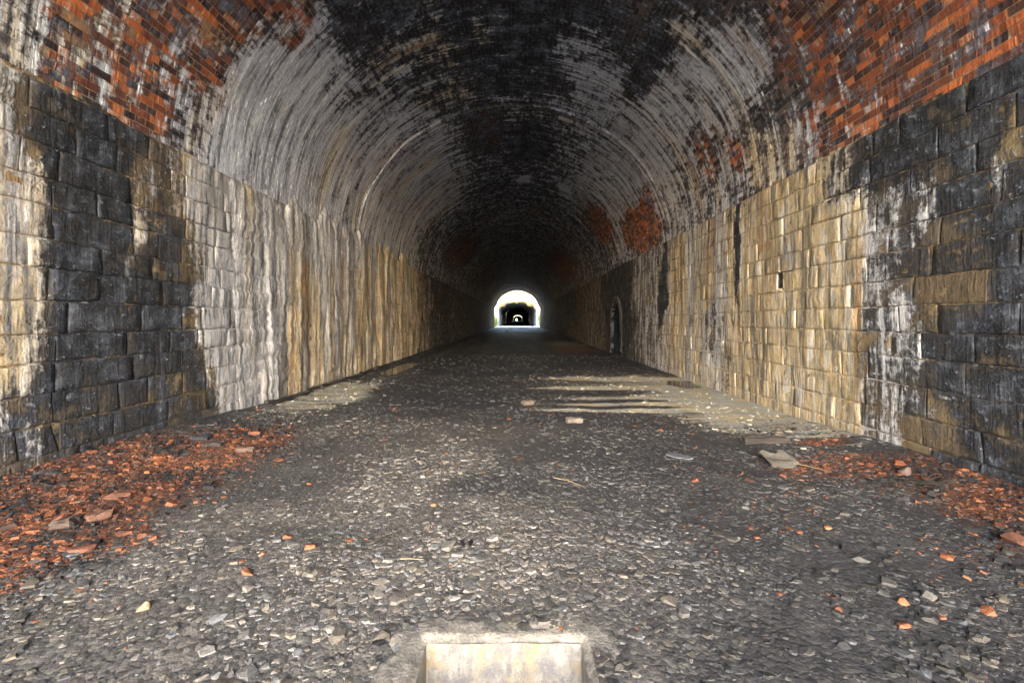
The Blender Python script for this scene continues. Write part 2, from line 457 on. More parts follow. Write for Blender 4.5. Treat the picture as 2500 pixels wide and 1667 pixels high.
clump = fbm((ys0 + ys1) * 1.1, (ss0 + ss1) * 2.2, 77, 3)
darkb = ((rng.random(nb) * .75 + clump * .5) < mB[:, 1] * .98 + .14).astype(float) * rng.uniform(.75, 1, nb)
YY = np.stack([ys0, ys0, ys1, ys1], 1); SS = np.stack([ss0, ss1, ss1, ss0], 1)
jY = rng.normal(0, .0022, (nb, 4)); jS = rng.normal(0, .0018, (nb, 4)); jr = rng.normal(0, .0010, (nb, 4))
inset = np.array([[1, 1, -1, -1]]) * .0015
front = vault_point(YY + inset + jY, SS + np.array([[1, -1, -1, 1]]) * .0015 + jS, r0[:, None] + jr)
back = vault_point(YY, SS, np.full((nb, 4), -.045) + np.minimum(r0, 0)[:, None])
BV = np.concatenate([front, back], 1)
fl8 = np.stack([np.concatenate([YY, YY], 1), np.concatenate([SS, SS], 1), np.zeros((nb, 8))], -1)
mk8 = stain(fl8[..., 0], fl8[..., 1], (.25, .55, .1, .3), VAULT_STAIN_LIGHT, 21)
size = shown_size(front)
order = np.argsort(-size)
top = order[:300]
rest = np.setdiff1d(np.arange(nb), top)

def pieces_joined(name, idx, V, Q, attrs, mat, parent, origin, **kw):
    n, k = len(idx), V.shape[1]
    q = (Q[None] + (np.arange(n) * k)[:, None, None]).reshape(-1, 4)
    me = mesh_np(name, V[idx].reshape(-1, 3) - origin, q, None, {a: v[idx].reshape((-1,) + v.shape[2:]) for a, v in attrs.items()}, mat)
    return link(name, me, parent, kind='stuff', **kw)

bat = {'flow': fl8, 'masks': mk8, 'tint': np.repeat(tint[:, None], 8, 1), 'dark': np.repeat(darkb[:, None], 8, 1)}
pieces_joined('brick_courses', rest, BV, BRICK_Q, bat, M_BRICK, vault, VO)
for i in top:
    c = BV[i].mean(0)
    me = mesh_np('brick', BV[i] - c, BRICK_Q, None, {a: v[i] for a, v in bat.items()}, M_BRICK)
    link('brick', me, vault, c - VO)

# mortar bed behind the bricks (a closed skin, so no daylight leaks in)
gy = np.unique(np.concatenate([np.arange(MOUTH, 2, .5), np.arange(2, 46, .12), np.arange(46, Y_END + .01, .25), [10.49, 10.51, 30.99, 31.01, 43.99, 44.01, 50.99, 51.01, 64.49, 64.51, 58.79, 58.81, 69.49, 69.51]]))
gs = np.linspace(0, ARC, 120)
G, H = np.meshgrid(gy, gs, indexing='ij')
rb = np.where(G > BR_END, 0.0, -.0045)
P = vault_point(G, H, rb)
me = mesh_np('mortar_bed', P.reshape(-1, 3) - VO, grid_quads(len(gy), len(gs))[:, ::-1], None,
             {'flow': np.stack([G, H, 0 * G], -1).reshape(-1, 3), 'masks': stain(G, H, (.25, .55, .1, .3), VAULT_STAIN_LIGHT, 21).reshape(-1, 4),
              'tint': np.full(G.size, .4), 'dark': np.zeros(G.size)}, M_MORTAR, True)
link('mortar_bed', me, vault)

# ------------------------------------------------------------------ side walls of rock-faced stone
def niche_inside(y, z, grow=0.0):
    y0, y1, ht = NICHE; r = (y1 - y0) / 2; c = (y0 + y1) / 2; zs = ht - r
    return ((np.abs(y - c) < r + grow) & (z < zs)) | (np.hypot(y - c, z - zs) < r + grow)

def side_wall(side):
    left = side < 0
    X0 = XL if left else XR
    st = LEFT_STAIN_LIGHT if left else RIGHT_STAIN_LIGHT
    default = (.35, .65, 0, .5)
    seed = 101 if left else 202
    lab = ('left tunnel wall of dark stone blocks under a sheet of pale flowstone' if left else
           'right tunnel wall of cream streaked stone blocks with an arched refuge')
    root = thing('stone_wall', lab, 'wall', (X0, 2, 0))
    O = np.array([X0, 2, 0])
    rg = np.random.default_rng(seed)
    # courses
    hs = rg.uniform(.235, .305, 13); hs *= (ZS + .10) / hs.sum()
    zc = -.10 + np.concatenate([[0], np.cumsum(hs)])
    def wall_pt(Y, z, h):
        wv = (fbm(Y * .5, z * .5, seed + 5, 3) - .5) * .05
        return np.stack([X0 - side * (h + wv), Y, z], -1)
    jh = int(np.searchsorted(zc, 1.92)) - 1
    hole = (5.90, 6.09, zc[jh] + .065, zc[jh + 1] - .005)
    cells = []
    for j in range(13):
        y = 1.7 + rg.uniform(0, .5)
        while y < 71.3:
            ln = rg.uniform(.36, .78) if rg.random() > .12 else rg.uniform(.2, .32)
            z0, z1 = zc[j], zc[j + 1]
            if not left:
                a, b = y, y + ln
                zm = (z0 + z1) / 2
                y0, y1, ht = NICHE; r = (y1 - y0) / 2 + .2; c = (y0 + y1) / 2; zs = ht - r + .2
                if zm < ht + .2:
                    hwid = r if zm < zs else math.sqrt(max(r * r - (zm - zs) ** 2, 0))
                    lo, hi = c - hwid, c + hwid
                    if b > lo and a < hi:
                        if a < lo - .1: cells.append((a, lo, z0, z1))
                        if b > hi + .1: cells.append((hi, b, z0, z1))
                        y += ln; continue
                if a < 6.0 < b and z0 < 1.92 < z1:      # a square socket knocked out of the wall
                    cells.append((a, 5.89, z0, z1)); cells.append((6.10, max(b, 6.3), z0, z1))
                    cells.append((5.89, 6.10, z0, z0 + .06)); y = max(y + ln, 6.3); continue
                if z0 < .25 and rg.random() < .12: pass
            else:
                if 7.0 < y and y + ln < 14.2:
                    y += ln; continue
            cells.append((y, y + ln, z0, z1)); y += ln
    C = np.array(cells); n = len(C)
    NU, NV = 12, 9
    gap = rg.uniform(.003, .009, (n, 4))
    a = C[:, 0] + gap[:, 0]; b = C[:, 1] - gap[:, 1]; c0 = C[:, 2] + gap[:, 2]; c1 = C[:, 3] - gap[:, 3]
    sk = rg.normal(0, .011, (n, 4, 1, 1))
    eu = .013 / (b - a); ev = .012 / (c1 - c0)      # a tight arris, then the rough face
    iu = np.linspace(0, 1, NU - 2)[None]; iv = np.linspace(0, 1, NV - 2)[None]
    U1 = np.concatenate([0 * eu[:, None], eu[:, None] + (1 - 2 * eu[:, None]) * iu, 0 * eu[:, None] + 1], 1)
    V1 = np.concatenate([0 * ev[:, None], ev[:, None] + (1 - 2 * ev[:, None]) * iv, 0 * ev[:, None] + 1], 1)
    U = np.repeat(U1[:, :, None], NV, 2); V = np.repeat(V1[:, None, :], NU, 1)
    Y = a[:, None, None] + (b - a)[:, None, None] * U + sk[:, 0] * V + sk[:, 1] * U * V
    Z = c0[:, None, None] + (c1 - c0)[:, None, None] * V + sk[:, 2] * .5 * U
    # uneven outline, bevelled edges
    Y = Y + (fbm(Y * 9, Z * 9, seed + 1, 2) - .5) * .022
    Z = Z + (fbm(Y * 9 + 31, Z * 9, seed + 2, 2) - .5) * .018
    edge_y = np.minimum(U, 1 - U) * (b - a)[:, None, None]; edge_z = np.minimum(V, 1 - V) * (c1 - c0)[:, None, None]
    e = np.minimum(edge_y, edge_z)
    prof = .93 * sstep(0, .011, e) + .07 * sstep(0, .08, e)
    mk = stain(Y, Z, default, st, seed)
    proud = rg.uniform(-.002, .005, n)[:, None, None] + .008 * (rg.random(n) < .08)[:, None, None]
    rough = (fbm(Y * 8, Z * 8, seed + 3, 4) - .5) * .034 * sstep(-.2, .5, e / .06)
    pleat = (fbm(Y * 11, Z * 1.1, seed + 4, 3) - .5) * .036 * mk[..., 0]
    Hh = .001 + prof * (.003 + proud) + prof * rough + pleat * (.35 + .65 * prof)
    F = wall_pt(Y, Z, Hh)
    # side faces: perimeter ring pushed back into the wall
    per = [i * NV for i in range(NU)] + [(NU - 1) * NV + j for j in range(1, NV)] + [i * NV + NV - 1 for i in range(NU - 2, -1, -1)] + [j for j in range(NV - 2, 0, -1)]
    Fr = F.reshape(n, -1, 3); ring = Fr[:, per].copy(); ring[..., 0] += side * .06
    VV = np.concatenate([Fr, ring], 1)
    q1 = grid_quads(NU, NV); m = NU * NV; k = len(per)
    q2 = np.array([[per[i], per[(i + 1) % k], m + (i + 1) % k, m + i] for i in range(k)])
    if left: Q = np.concatenate([q1, q2[:, ::-1]])
    else: Q = np.concatenate([q1[:, ::-1], q2])
    flow = np.stack([Y, Z, 0 * Y + (3 if left else 5)], -1).reshape(n, -1, 3)
    flow = np.concatenate([flow, flow[:, per]], 1)
    mk = mk.reshape(n, -1, 4); mk = np.concatenate([mk, mk[:, per]], 1)
    tn = rg.random(n)
    at = {'flow': flow, 'masks': mk, 'tint': np.repeat(tn[:, None], VV.shape[1], 1), 'dark': np.zeros((n, VV.shape[1]))}
    cor = F[:, [0, -1, -1, 0], [0, 0, -1, -1]]
    sz = shown_size(cor)
    order = np.argsort(-sz); top = [i for i in order[:300] if sz[i] > 0]
    rest = np.setdiff1d(np.arange(n), top)
    # far stones in a coarser grid
    cs = [0, 1, 6, 10, 11]; cv = [0, 1, 7, 8]
    idx = np.array([i * NV + j for i in cs for j in cv])
    pr = [i * 4 for i in range(5)] + [16 + j for j in range(1, 4)] + [i * 4 + 3 for i in range(3, -1, -1)] + [j for j in range(2, 0, -1)]
    rV = Fr[rest][:, idx]; rr = rV[:, pr].copy(); rr[..., 0] += side * .06
    rV = np.concatenate([rV, rr], 1)
    k2 = len(pr); Q1 = grid_quads(5, 4); Q2 = np.array([[pr[i], pr[(i + 1) % k2], 20 + (i + 1) % k2, 20 + i] for i in range(k2)])
    RQ = np.concatenate([Q1, Q2[:, ::-1]]) if left else np.concatenate([Q1[:, ::-1], Q2])
    ra = {a: np.concatenate([v[rest][:, idx], v[rest][:, idx][:, pr]], 1) for a, v in at.items()}
    pieces_joined('stone_courses', np.arange(len(rest)), rV, RQ, ra, M_STONE, root, O)
    for i in top:
        c = VV[i].mean(0)
        me = mesh_np('stone', VV[i] - c, Q, None, {a: v[i] for a, v in at.items()}, M_STONE, len(q1))
        link('stone', me, root, c - O)
    # mortar bed
    gy = np.unique(np.concatenate([np.arange(MOUTH, 2, .5), np.arange(2, 15, .15), np.arange(15, 17.6, .05), np.arange(17.6, Y_END + .01, .3)]))
    gz = np.linspace(-.3, ZS + .03, 71)
    if not left:
        gy = np.unique(np.concatenate([gy, [hole[0] - .004, hole[0], hole[1], hole[1] + .004]])); gz = np.unique(np.concatenate([gz, [hole[2] - .004, hole[2], hole[3], hole[3] + .004]]))
    G, Hz = np.meshgrid(gy, gz, indexing='ij')
    d = np.where(G > 80, .012, -.000 - .008 * (fbm(G * 4, Hz * 9, seed + 8, 2)))
    if not left:
        d = np.where((G > hole[0] - .001) & (G < hole[1] + .001) & (Hz > hole[2] - .001) & (Hz < hole[3] + .001), -.16, d)
    P = wall_pt(G, Hz, d)
    keep = None
    if not left:
        gc = (G[:-1, :-1] + G[1:, 1:]) / 2; hc = (Hz[:-1, :-1] + Hz[1:, 1:]) / 2
        keep = ~niche_inside(gc, hc)
    q = grid_quads(len(gy), len(gz), keep)
    mkb = stain(G, Hz, default, st, seed)
    if not left:
        mkb[(G > hole[0] - .006) & (G < hole[1] + .006) & (Hz > hole[2] - .006) & (Hz < hole[3] + .006)] = (-.6, 1.5, 0, 0)  # soot mask here paints the shade inside the socket
    me = mesh_np('mortar_bed', P.reshape(-1, 3) - O, q if left else q[:, ::-1], None,
                 {'flow': np.stack([G, Hz, 0 * G + 4], -1).reshape(-1, 3), 'masks': mkb.reshape(-1, 4),
                  'tint': np.full(G.size, .5), 'dark': np.zeros(G.size)}, M_JOINT, True)
    link('mortar_bed', me, root)
    return root, O, wall_pt, zc

wall_l, OL, wp_l, zc_l = side_wall(-1)
wall_r, OR, wp_r, zc_r = side_wall(1)

# flowstone: the calcite sheet that has run down the left wall, folds hanging like a curtain
gy = np.arange(4.7, 18.6, .03); gz = np.arange(-.08, ZS + .56, .03)
G, Hz = np.meshgrid(gy, gz, indexing='ij')
edge0 = 5.75 + (fbm(Hz * 1.3, Hz * 0, 31, 3) - .5) * .8 - .25 * (Hz - 1.7) / 1.7
edge1 = 16.4 + (fbm(Hz * 1.1, Hz * 0 + 5, 32, 3) - .5) * 2.5
th = sstep(-.5, .45, G - edge0) * sstep(1.6, -1.0, G - edge1)
th = th * sstep(.42, .0, Hz - ZS + (fbm(G * 3.2, G * 0 + 2, 39, 3) - .5) * .75 + .08)
fold = fbm(G * 2.6, Hz * .22 + .25 * np.sin(G * 2), 33, 3)
fine = fbm(G * 13, Hz * .9, 34, 4)
rip = fbm(G * 8, Hz * 11, 35, 3)
course = np.zeros_like(Hz)
for z in zc_l:
    k = z + (fbm(G * 1.2, Hz * 0 + z * 9, 36, 2) - .5) * .06
    course += np.exp(-((Hz - k) / .035) ** 2) - .6 * np.exp(-((Hz - k + .07) / .06) ** 2)
blk = fbm(G * 2.1, np.floor(Hz / .27) * 3.3, 37, 1)
h = -.055 + th * (.100 + (fold - .5) * .13 + (fine - .5) * .045 + (rip - .5) * .020 + (blk - .5) * .03) - course * (.010 + .016 * sstep(8.5, 6, G)) * th * (.3 + .9 * fbm(G * .8, Hz, 38, 2))
P = wp_l(G, Hz, h + np.maximum(Hz - ZS, 0) ** 2 * HW / (2 * RISE ** 2))
me = mesh_np('flowstone', P.reshape(-1, 3) - OL, grid_quads(len(gy), len(gz)), None,
             {'flow': np.stack([G, Hz, 0 * G + 3], -1).reshape(-1, 3), 'masks': stain(G, Hz, (.35, .65, 0, .5), LEFT_STAIN_LIGHT, 101).reshape(-1, 4),
              'tint': np.full(G.size, .6), 'dark': np.zeros(G.size)}, M_CALCITE, True)
link('flowstone', me, wall_l, label='pale grey and ochre flowstone sheet hanging in vertical folds')

M_RECESS = m_plain('near_black_brick', (.0025, .003, .004), (.008, .010, .014), .9, (4, 4, 14), .6, .01, .1)  # near-black colour so the recess reads dark
# the refuge in the right wall
y0, y1, ht = NICHE
rr = (y1 - y0) / 2; yc = (y0 + y1) / 2; zs = ht - rr
outl = [(y0, -.1)] + [(y0, z) for z in np.linspace(.3, zs, 4)] + [(yc - rr * math.cos(a), zs + rr * math.sin(a)) for a in np.linspace(0, math.pi, 15)[1:-1]] + [(y1, z) for z in np.linspace(zs, .3, 4)] + [(y1, -.1)]
outl = np.array(outl); n = len(outl)
A = np.concatenate([np.stack([np.full(n, XR - .01), outl[:, 0], outl[:, 1]], -1), np.stack([np.full(n, XR + .75), outl[:, 0], outl[:, 1]], -1)])
q = np.array([[i, i + 1, n + i + 1, n + i] for i in range(n - 1)])
tri = np.array([[n, n + i, n + i + 1] for i in range(1, n - 1)])
me = mesh_np('refuge_recess', A - OR, q, tri, {'flow': np.stack([A[:, 1] + A[:, 0], A[:, 2], A[:, 0]], -1), 'masks': np.tile([.0, 1.1, 0, .4], (2 * n, 1)), 'tint': np.full(2 * n, .2), 'dark': np.zeros(2 * n)}, M_RECESS)
link('refuge_recess', me, wall_r, label='dark arched refuge recess')
def block_mesh(name, pts_yz, x_in, x_out, masks, mat, tintv, org):
    p = np.array(pts_yz)
    f = np.stack([np.full(4, x_in), p[:, 0], p[:, 1]], -1); b = np.stack([np.full(4, x_out), p[:, 0], p[:, 1]], -1)
    f += rng.normal(0, .006, f.shape)
    V = np.concatenate([f, b]); c = V.mean(0)
    me = mesh_np(name, V - c, BRICK_Q, None, {'flow': np.stack([V[:, 1], V[:, 2], V[:, 0]], -1), 'masks': np.tile(masks, (8, 1)), 'tint': np.full(8, tintv), 'dark': np.zeros(8)}, mat)
    return link(name, me, wall_r, c - org)
for k in range(13):
    a0, a1 = math.pi * k / 13 + .012, math.pi * (k + 1) / 13 - .012
    pts = [(yc - q_ * math.cos(a), zs + q_ * math.sin(a)) for q_, a in ((rr, a0), (rr + .21, a0), (rr + .21, a1), (rr, a1))]
    block_mesh('voussoir', pts, XR - .045, XR + .1, [.20, .75, 0, 1.0], M_STONE, .8, OR)
for sgn, ye in ((-1, y0), (1, y1)):
    z = -.05; k = 0
    while z < zs - .02:
        h_ = min(.23, zs - z); ln = .2 if k % 2 else .34
        block_mesh('jamb_stone', [(ye, z + .006), (ye, z + h_ - .006), (ye + sgn * ln, z + h_ - .006), (ye + sgn * ln, z + .006)], XR - .042, XR + .1,
                   [.05, 1.0, 0, 1.0], M_STONE, .8, OR)
        z += h_; k += 1

# ------------------------------------------------------------------ floor
PIT = (-.390, .271, .95, 1.745)        # x0, x1, y0, y1 of the concrete drain pit at the photographer's feet
# floor stains: (x, y, rx, ry, pale, silt, orange, dark)
FLOOR_STAIN = [
    (0, 40, 9, 22, .0, .02, .12, .9), (0, 13, 9, 6.5, .02, .10, .0, .95), (2.8, 23, 1.3, 4, .2, .55, .0, .2), (2.6, 18.5, 1.3, 1.6, .0, .0, .6, .4),
    (-.4, 4.6, 2.6, 2.6, .36, .0, .0, .2), (-.7, 4.6, .8, 2.0, .48, .0, .0, .1), (-.9, 2.7, 1.6, 1.1, .60, .0, .02, .0), (-.2, 2.2, 1.1, .8, .58, .0, .02, .0), (-1.4, 1.9, 1.2, .6, .52, .0, .0, .05),
    (.5, 3.6, .6, .7, .35, 0, .05, .25), (-2.3, 3.7, .9, .7, .34, 0, 0, .3), (-.15, 3.4, .5, .25, .2, 0, 0, .6),
    (1.9, 4.3, 1.9, 1.1, .18, .0, .02, .6), (2.2, 2.6, 1.5, 1.3, .18, .0, .05, .55), (1.2, 5.7, 1.6, .5, .1, .0, .0, .85), (-1.0, 8.2, 1.6, 2.6, .08, .05, .0, 1.0),
    (2.4, 8.3, 2.0, 2.6, .12, .42, .0, .35), (3.2, 7.0, 1.1, 2.6, .2, .80, .0, .0), (3.5, 4.95, .7, .55, .2, .62, .1, .1),
    (1.75, 6.15, 1.3, .13, .2, 1.0, 0, 0), (1.6, 6.62, 1.2, .11, .2, .85, 0, 0), (2.0, 7.15, 1.5, .14, .2, .75, 0, 0), (1.9, 8.25, 1.4, .2, .2, .95, 0, 0), (2.1, 9.5, 1.6, .35, .2, .8, 0, 0),
    (1.3, 6.38, 1.1, .10, .1, .05, 0, .9), (1.2, 6.9, 1.1, .13, .1, .05, 0, .9), (1.2, 7.7, 1.2, .25, .1, .12, 0, .8),
    (-3.45, 7.4, .8, 1.9, .1, .72, 0, .1), (-3.3, 5.6, .8, .5, .1, .42, .0, .4), (-3.3, 10.5, .8, 1.2, .0, .40, 0, .5),
    (-3.55, 3.5, .95, 1.15, .0, .0, .95, .1), (-3.1, 4.5, .55, .65, .0, .0, .92, .1), (-2.9, 2.4, .55, .45, .05, .0, .8, .1), (-3.9, 3.3, .25, .6, 0, 0, .5, .5),
    (3.55, 3.25, .65, .75, .0, .0, .88, .1), (3.0, 3.75, .7, .35, .0, .0, .60, .3), (3.5, 2.4, .9, .35, 0, 0, .5, .3), (3.3, 4.5, .3, .12, 0, 0, .8, .1)]
def floor_mask(x, y, warp=.22):
    wx = x + (fbm(x * 1.3, y * 1.3, 61) - .5) * 2 * warp; wy = y + (fbm(x * .8, y * 2.2, 62) - .5) * 2 * warp * .35
    m = np.empty(np.shape(x) + (4,)); m[...] = (.25, .0, .0, .4)
    for (bx, by, rx, ry, *v) in FLOOR_STAIN:
        k = sstep(1.5, .5 if rx > .5 and ry > .3 else .7, np.sqrt(((wx - bx) / rx) ** 2 + ((wy - by) / ry) ** 2))[..., None]
        m = m * (1 - k) + np.array(v) * k
    return m
def floor_z(x, y):
    z = (fbm(x * .9, y * .9, 51, 3) - .5) * .05 + (fbm(x * 7, y * 7, 52, 2) - .5) * .014
    lb = np.exp(-np.maximum(x - XL, 0) / .55) * .11 * sstep(7.5, 4.5, y)
    rb_ = np.exp(-np.maximum(XR - x, 0) / .55) * .09 * sstep(6.0, 3.8, y)
    gul = -.03 * np.exp(-((x - (XL + .75)) / .35) ** 2) * sstep(5, 8, y) - .03 * np.exp(-((x - (XR - .35)) / .3) ** 2) * np.exp(-((y - 8.8) / .9) ** 2)
    z = z + lb + rb_ + gul
    pitd = sstep(.12, .0, np.maximum(np.maximum(PIT[0] - x, x - PIT[1]), np.maximum(PIT[2] - y, y - PIT[3])))
    return z * (1 - pitd) - .8 * sstep(.8, 1.0, pitd)
gx = np.arange(XL - .25, XR + .26, .055)
gy = np.concatenate([np.arange(MOUTH - 1, .6, .3), np.arange(.6, 13, .055), np.arange(13, 30, .2), np.arange(30, 560, 2.0)])
G, Hy = np.meshgrid(gx, gy, indexing='ij')
Zf = floor_z(G, Hy)
me = mesh_np('ballast_floor', np.stack([G, Hy, Zf], -1).reshape(-1, 3), grid_quads(len(gx), len(gy)), None, {'masks': floor_mask(G, Hy).reshape(-1, 4)}, M_FLOOR, True)
link('tunnel_floor', me, kind='structure', label='dark ballast floor of the tunnel with pale silt by the walls')
me = mesh_np('ground', np.array([[-1500, -1500, -.95], [1500, -1500, -.95], [1500, 1500, -.95], [-1500, 1500, -.95]]), [[0, 1, 2, 3]], None, None, M_GROUND)
link('ground', me, kind='structure')
# open approach behind the photographer and the daylight gaps
def sheet(name, x0, x1, y0, y1, zfun, mat, nx=40, ny=40, **kw):
    a, b = np.meshgrid(np.linspace(x0, x1, nx), np.linspace(y0, y1, ny), indexing='ij')
    me = mesh_np(name, np.stack([a, b, zfun(a, b)], -1).reshape(-1, 3), grid_quads(nx, ny), None, None, mat, True)
    return link(name, me, **kw)
sheet('path', -30, 30, -60, MOUTH - .9, lambda a, b: -.05 + 0 * a, M_GROUND, 12, 12, kind='structure')
sheet('path', -4.6, 4.4, Y_END - .6, 84.4, lambda a, b: .035 + .03 * fbm(a, b, 5, 2), M_GROUND, 30, 40, kind='structure')

# ---- loose stones
def chips(x, y, r, flat, cols, k=6, sink=.35, tilt=.22, seed=1):
    g = np.random.default_rng(seed); n = len(x)
    ang = (np.arange(k) / k * 2 * math.pi)[None] + g.uniform(-.32, .32, (n, k)) + g.uniform(0, 6.28, (n, 1))
    rad = r[:, None] * g.uniform(.72, 1.2, (n, k)); asp = g.uniform(.6, 1.0, (n, 1)); rot = g.uniform(0, 6.28, (n, 1))
    ex, ey = np.cos(ang) * rad, np.sin(ang) * rad * asp
    bx, by = ex * np.cos(rot) - ey * np.sin(rot), ex * np.sin(rot) + ey * np.cos(rot)
    hgt = (r * flat)[:, None]
    tx, ty = g.normal(0, tilt, (n, 1)), g.normal(0, tilt, (n, 1))
    t_ = g.uniform(.55, .82, (n, 1))
    zt = hgt * g.uniform(.75, 1.15, (n, k)) + t_ * (bx * tx + by * ty)
    zb = -hgt * .6 + (bx * tx + by * ty)
    zc = hgt[:, 0] * g.uniform(1.0, 1.25, n)
    base = floor_z(x, y) - hgt[:, 0] * (sink if np.isscalar(sink) else sink)
    V = np.zeros((n, 1 + 2 * k, 3))
    V[:, 0] = np.stack([x, y, base + zc], -1)
    V[:, 1:1 + k, 0] = x[:, None] + bx * t_; V[:, 1:1 + k, 1] = y[:, None] + by * t_; V[:, 1:1 + k, 2] = base[:, None] + zt
    V[:, 1 + k:, 0] = x[:, None] + bx; V[:, 1 + k:, 1] = y[:, None] + by; V[:, 1 + k:, 2] = base[:, None] + zb
    i = np.arange(k); j = (i + 1) % k
    T = np.stack([0 * i, 1 + i, 1 + j], -1); Qd = np.stack([1 + i, 1 + k + i, 1 + k + j, 1 + j], -1)
    off = (np.arange(n) * (1 + 2 * k))[:, None, None]
    return V.reshape(-1, 3), (Qd[None] + off).reshape(-1, 4), (T[None] + off).reshape(-1, 3), np.repeat(cols, 1 + 2 * k, 0)

def free_spot(x, y, m=.03):
    pit = (x > PIT[0] - .03 - m) & (x < PIT[1] + .02 + m) & (y > PIT[2] - .1) & (y < PIT[3] + .02 + m)
    return ~pit & (x > XL + .02) & (x < XR - .02)
def scatter(y0, y1, dens, seed):
    g = np.random.default_rng(seed)
    n = int((XR - XL) * (y1 - y0) * dens)
    x = g.uniform(XL, XR, n); y = g.uniform(y0, y1, n)
    ok = free_spot(x, y) & (np.abs(x) < 1.32 * y + .1)
    return x[ok], y[ok]
def gravel_cols(x, y, seed):
    g = np.random.default_rng(seed); n = len(x)
    m = floor_mask(x, y)
    patch = fbm(x * 2.3, y * 2.3, 71, 3)
    t = np.clip(g.normal(0, .135, n) + m[:, 0] * .62 + (patch - .5) * .7 + .19 - m[:, 3] * .24, 0, 1)
    v = np.interp(t, [0, .3, .55, .8, 1], [.021, .047, .088, .145, .23])
    warm = np.clip(g.normal(.46, .30, n) + m[:, 0] * .38 - m[:, 3] * .35, 0, 1)
    c = v[:, None] * (np.array([.97, .99, 1.05]) * (1 - warm[:, None]) + np.array([1.17, 1.0, .80]) * warm[:, None])
    si = (m[:, 1] + g.normal(0, .12, n) > .52)[:, None]
    c = np.where(si, np.array([.28, .255, .20]) * g.uniform(.7, 1.1, (n, 1)), c)
    o = (g.random(n) < .006 + .5 * sstep(.4, .9, m[:, 2]))[:, None]
    c = np.where(o, np.array([.21, .07, .028]) * g.uniform(.4, 1.2, (n, 1)), c)
    return np.concatenate([c, np.ones((n, 1))], 1), m
parts = []
for (y0, y1, dens, rm, sd) in ((1.2, 2.6, 2500, .0110, 1), (2.6, 4.2, 1700, .0120, 2), (4.2, 6.5, 900, .0140, 3), (6.5, 10, 330, .018, 4), (10, 16, 90, .022, 5)):
    x, y = scatter(y0, y1, dens, 300 + sd)
    g = np.random.default_rng(400 + sd)
    cols, m = gravel_cols(x, y, 500 + sd)
    bare = fbm(x * 1.7, y * 1.7, 73, 3) + .25 * fbm(x * 9, y * 9, 74, 2)
    keep = ((m[:, 1] < .5) | (g.random(len(x)) < .3)) & (g.random(len(x)) < (.22 + .78 * sstep(.48, .68, bare)) * (1 - .45 * m[:, 3]))
    x, y, cols = x[keep], y[keep], cols[keep]
    r = np.minimum(rm * np.exp(g.normal(0, .56, len(x))), .055)
    parts.append(chips(x, y, r, g.uniform(.14, .36, len(x)), cols, 6, np.where(g.random(len(x)) < .3, .05, g.uniform(.2, .6, len(x))), .12, 600 + sd))
def join_parts(parts):
    V, Q, T, C, o = [], [], [], [], 0
    for v, q, t, c in parts:
        V.append(v); Q.append(q + o); T.append(t + o); C.append(c); o += len(v)
    return map(np.concatenate, (V, Q, T, C))
V, Q, T, C = join_parts(parts)
print('gravel tris', len(T) + 2 * len(Q))
me = mesh_np('ballast', V, Q, T, {'col': C}, M_GRAVEL)
thing('ballast', 'loose grey and brown track ballast covering the tunnel floor', 'gravel', me=me, kind='stuff')

def rubble(name, label, xs, ys, n, seed):
    g = np.random.default_rng(seed)
    x = g.uniform(*xs, n); y = g.uniform(*ys, n)
    m = floor_mask(x, y)
    ok = free_spot(x, y) & (g.random(n) < sstep(.15, .9, m[:, 2] + g.normal(0, .22, n)) * .95 * (m[:, 2] > .04) + .012)
    x, y = x[ok], y[ok]; n = len(x)
    r = .0085 * np.exp(g.normal(0, .66, n)); r = np.minimum(r, .055)
    base = np.array([[.23, .080, .034], [.155, .056, .028], [.25, .115, .062], [.075, .036, .026], [.018, .018, .019], [.10, .062, .047]])
    cl = fbm(x * 3.1, y * 3.1, seed + 3, 3)
    pick = np.where(g.random(n) < np.clip(.36 + (cl - .5) * 2.8, .04, .92), 4, g.choice(6, n, p=[.34, .24, .12, .18, .04, .08]))
    c = base[pick] * g.uniform(.35, .85, (n, 1))
    V, Q, T, C = chips(x, y, r, g.uniform(.18, .42, n), np.concatenate([c, np.ones((n, 1))], 1), 5, .1, .28, seed + 1)
    me = mesh_np(name, V, Q, T, {'col': C}, M_RUBBLE)
    return thing(name, label, 'rubble', me=me, kind='stuff')
rubble('brick_rubble', 'drift of crumbled orange brick along the foot of the left wall', (XL, -2.0), (1.9, 6.3), 36000, 801)
rubble('brick_rubble', 'scatter of crumbled orange brick along the foot of the right wall', (1.2, XR), (1.9, 6.0), 26000, 802)

# ------------------------------------------------------------------ solid helpers
import bmesh
def bm_obj(name, bm, mat, parent=None, loc=(0, 0, 0), smooth=False, col=None):
    me = bpy.data.meshes.new(name); bm.to_mesh(me); bm.free()
    for p in me.polygons: p.use_smooth = smooth
    me.materials.append(mat)
    if col is not None:
        a = me.attributes.new('col', 'FLOAT_COLOR', 'POINT')
        g = np.tile([*col, 1.0], (len(me.vertices), 1)); a.data.foreach_set('color', g.astype(np.float32).ravel())
    return me if parent is None else link(name, me, parent, loc)

def fz(x, y):
    return float(floor_z(np.array([x]), np.array([y]))[0])

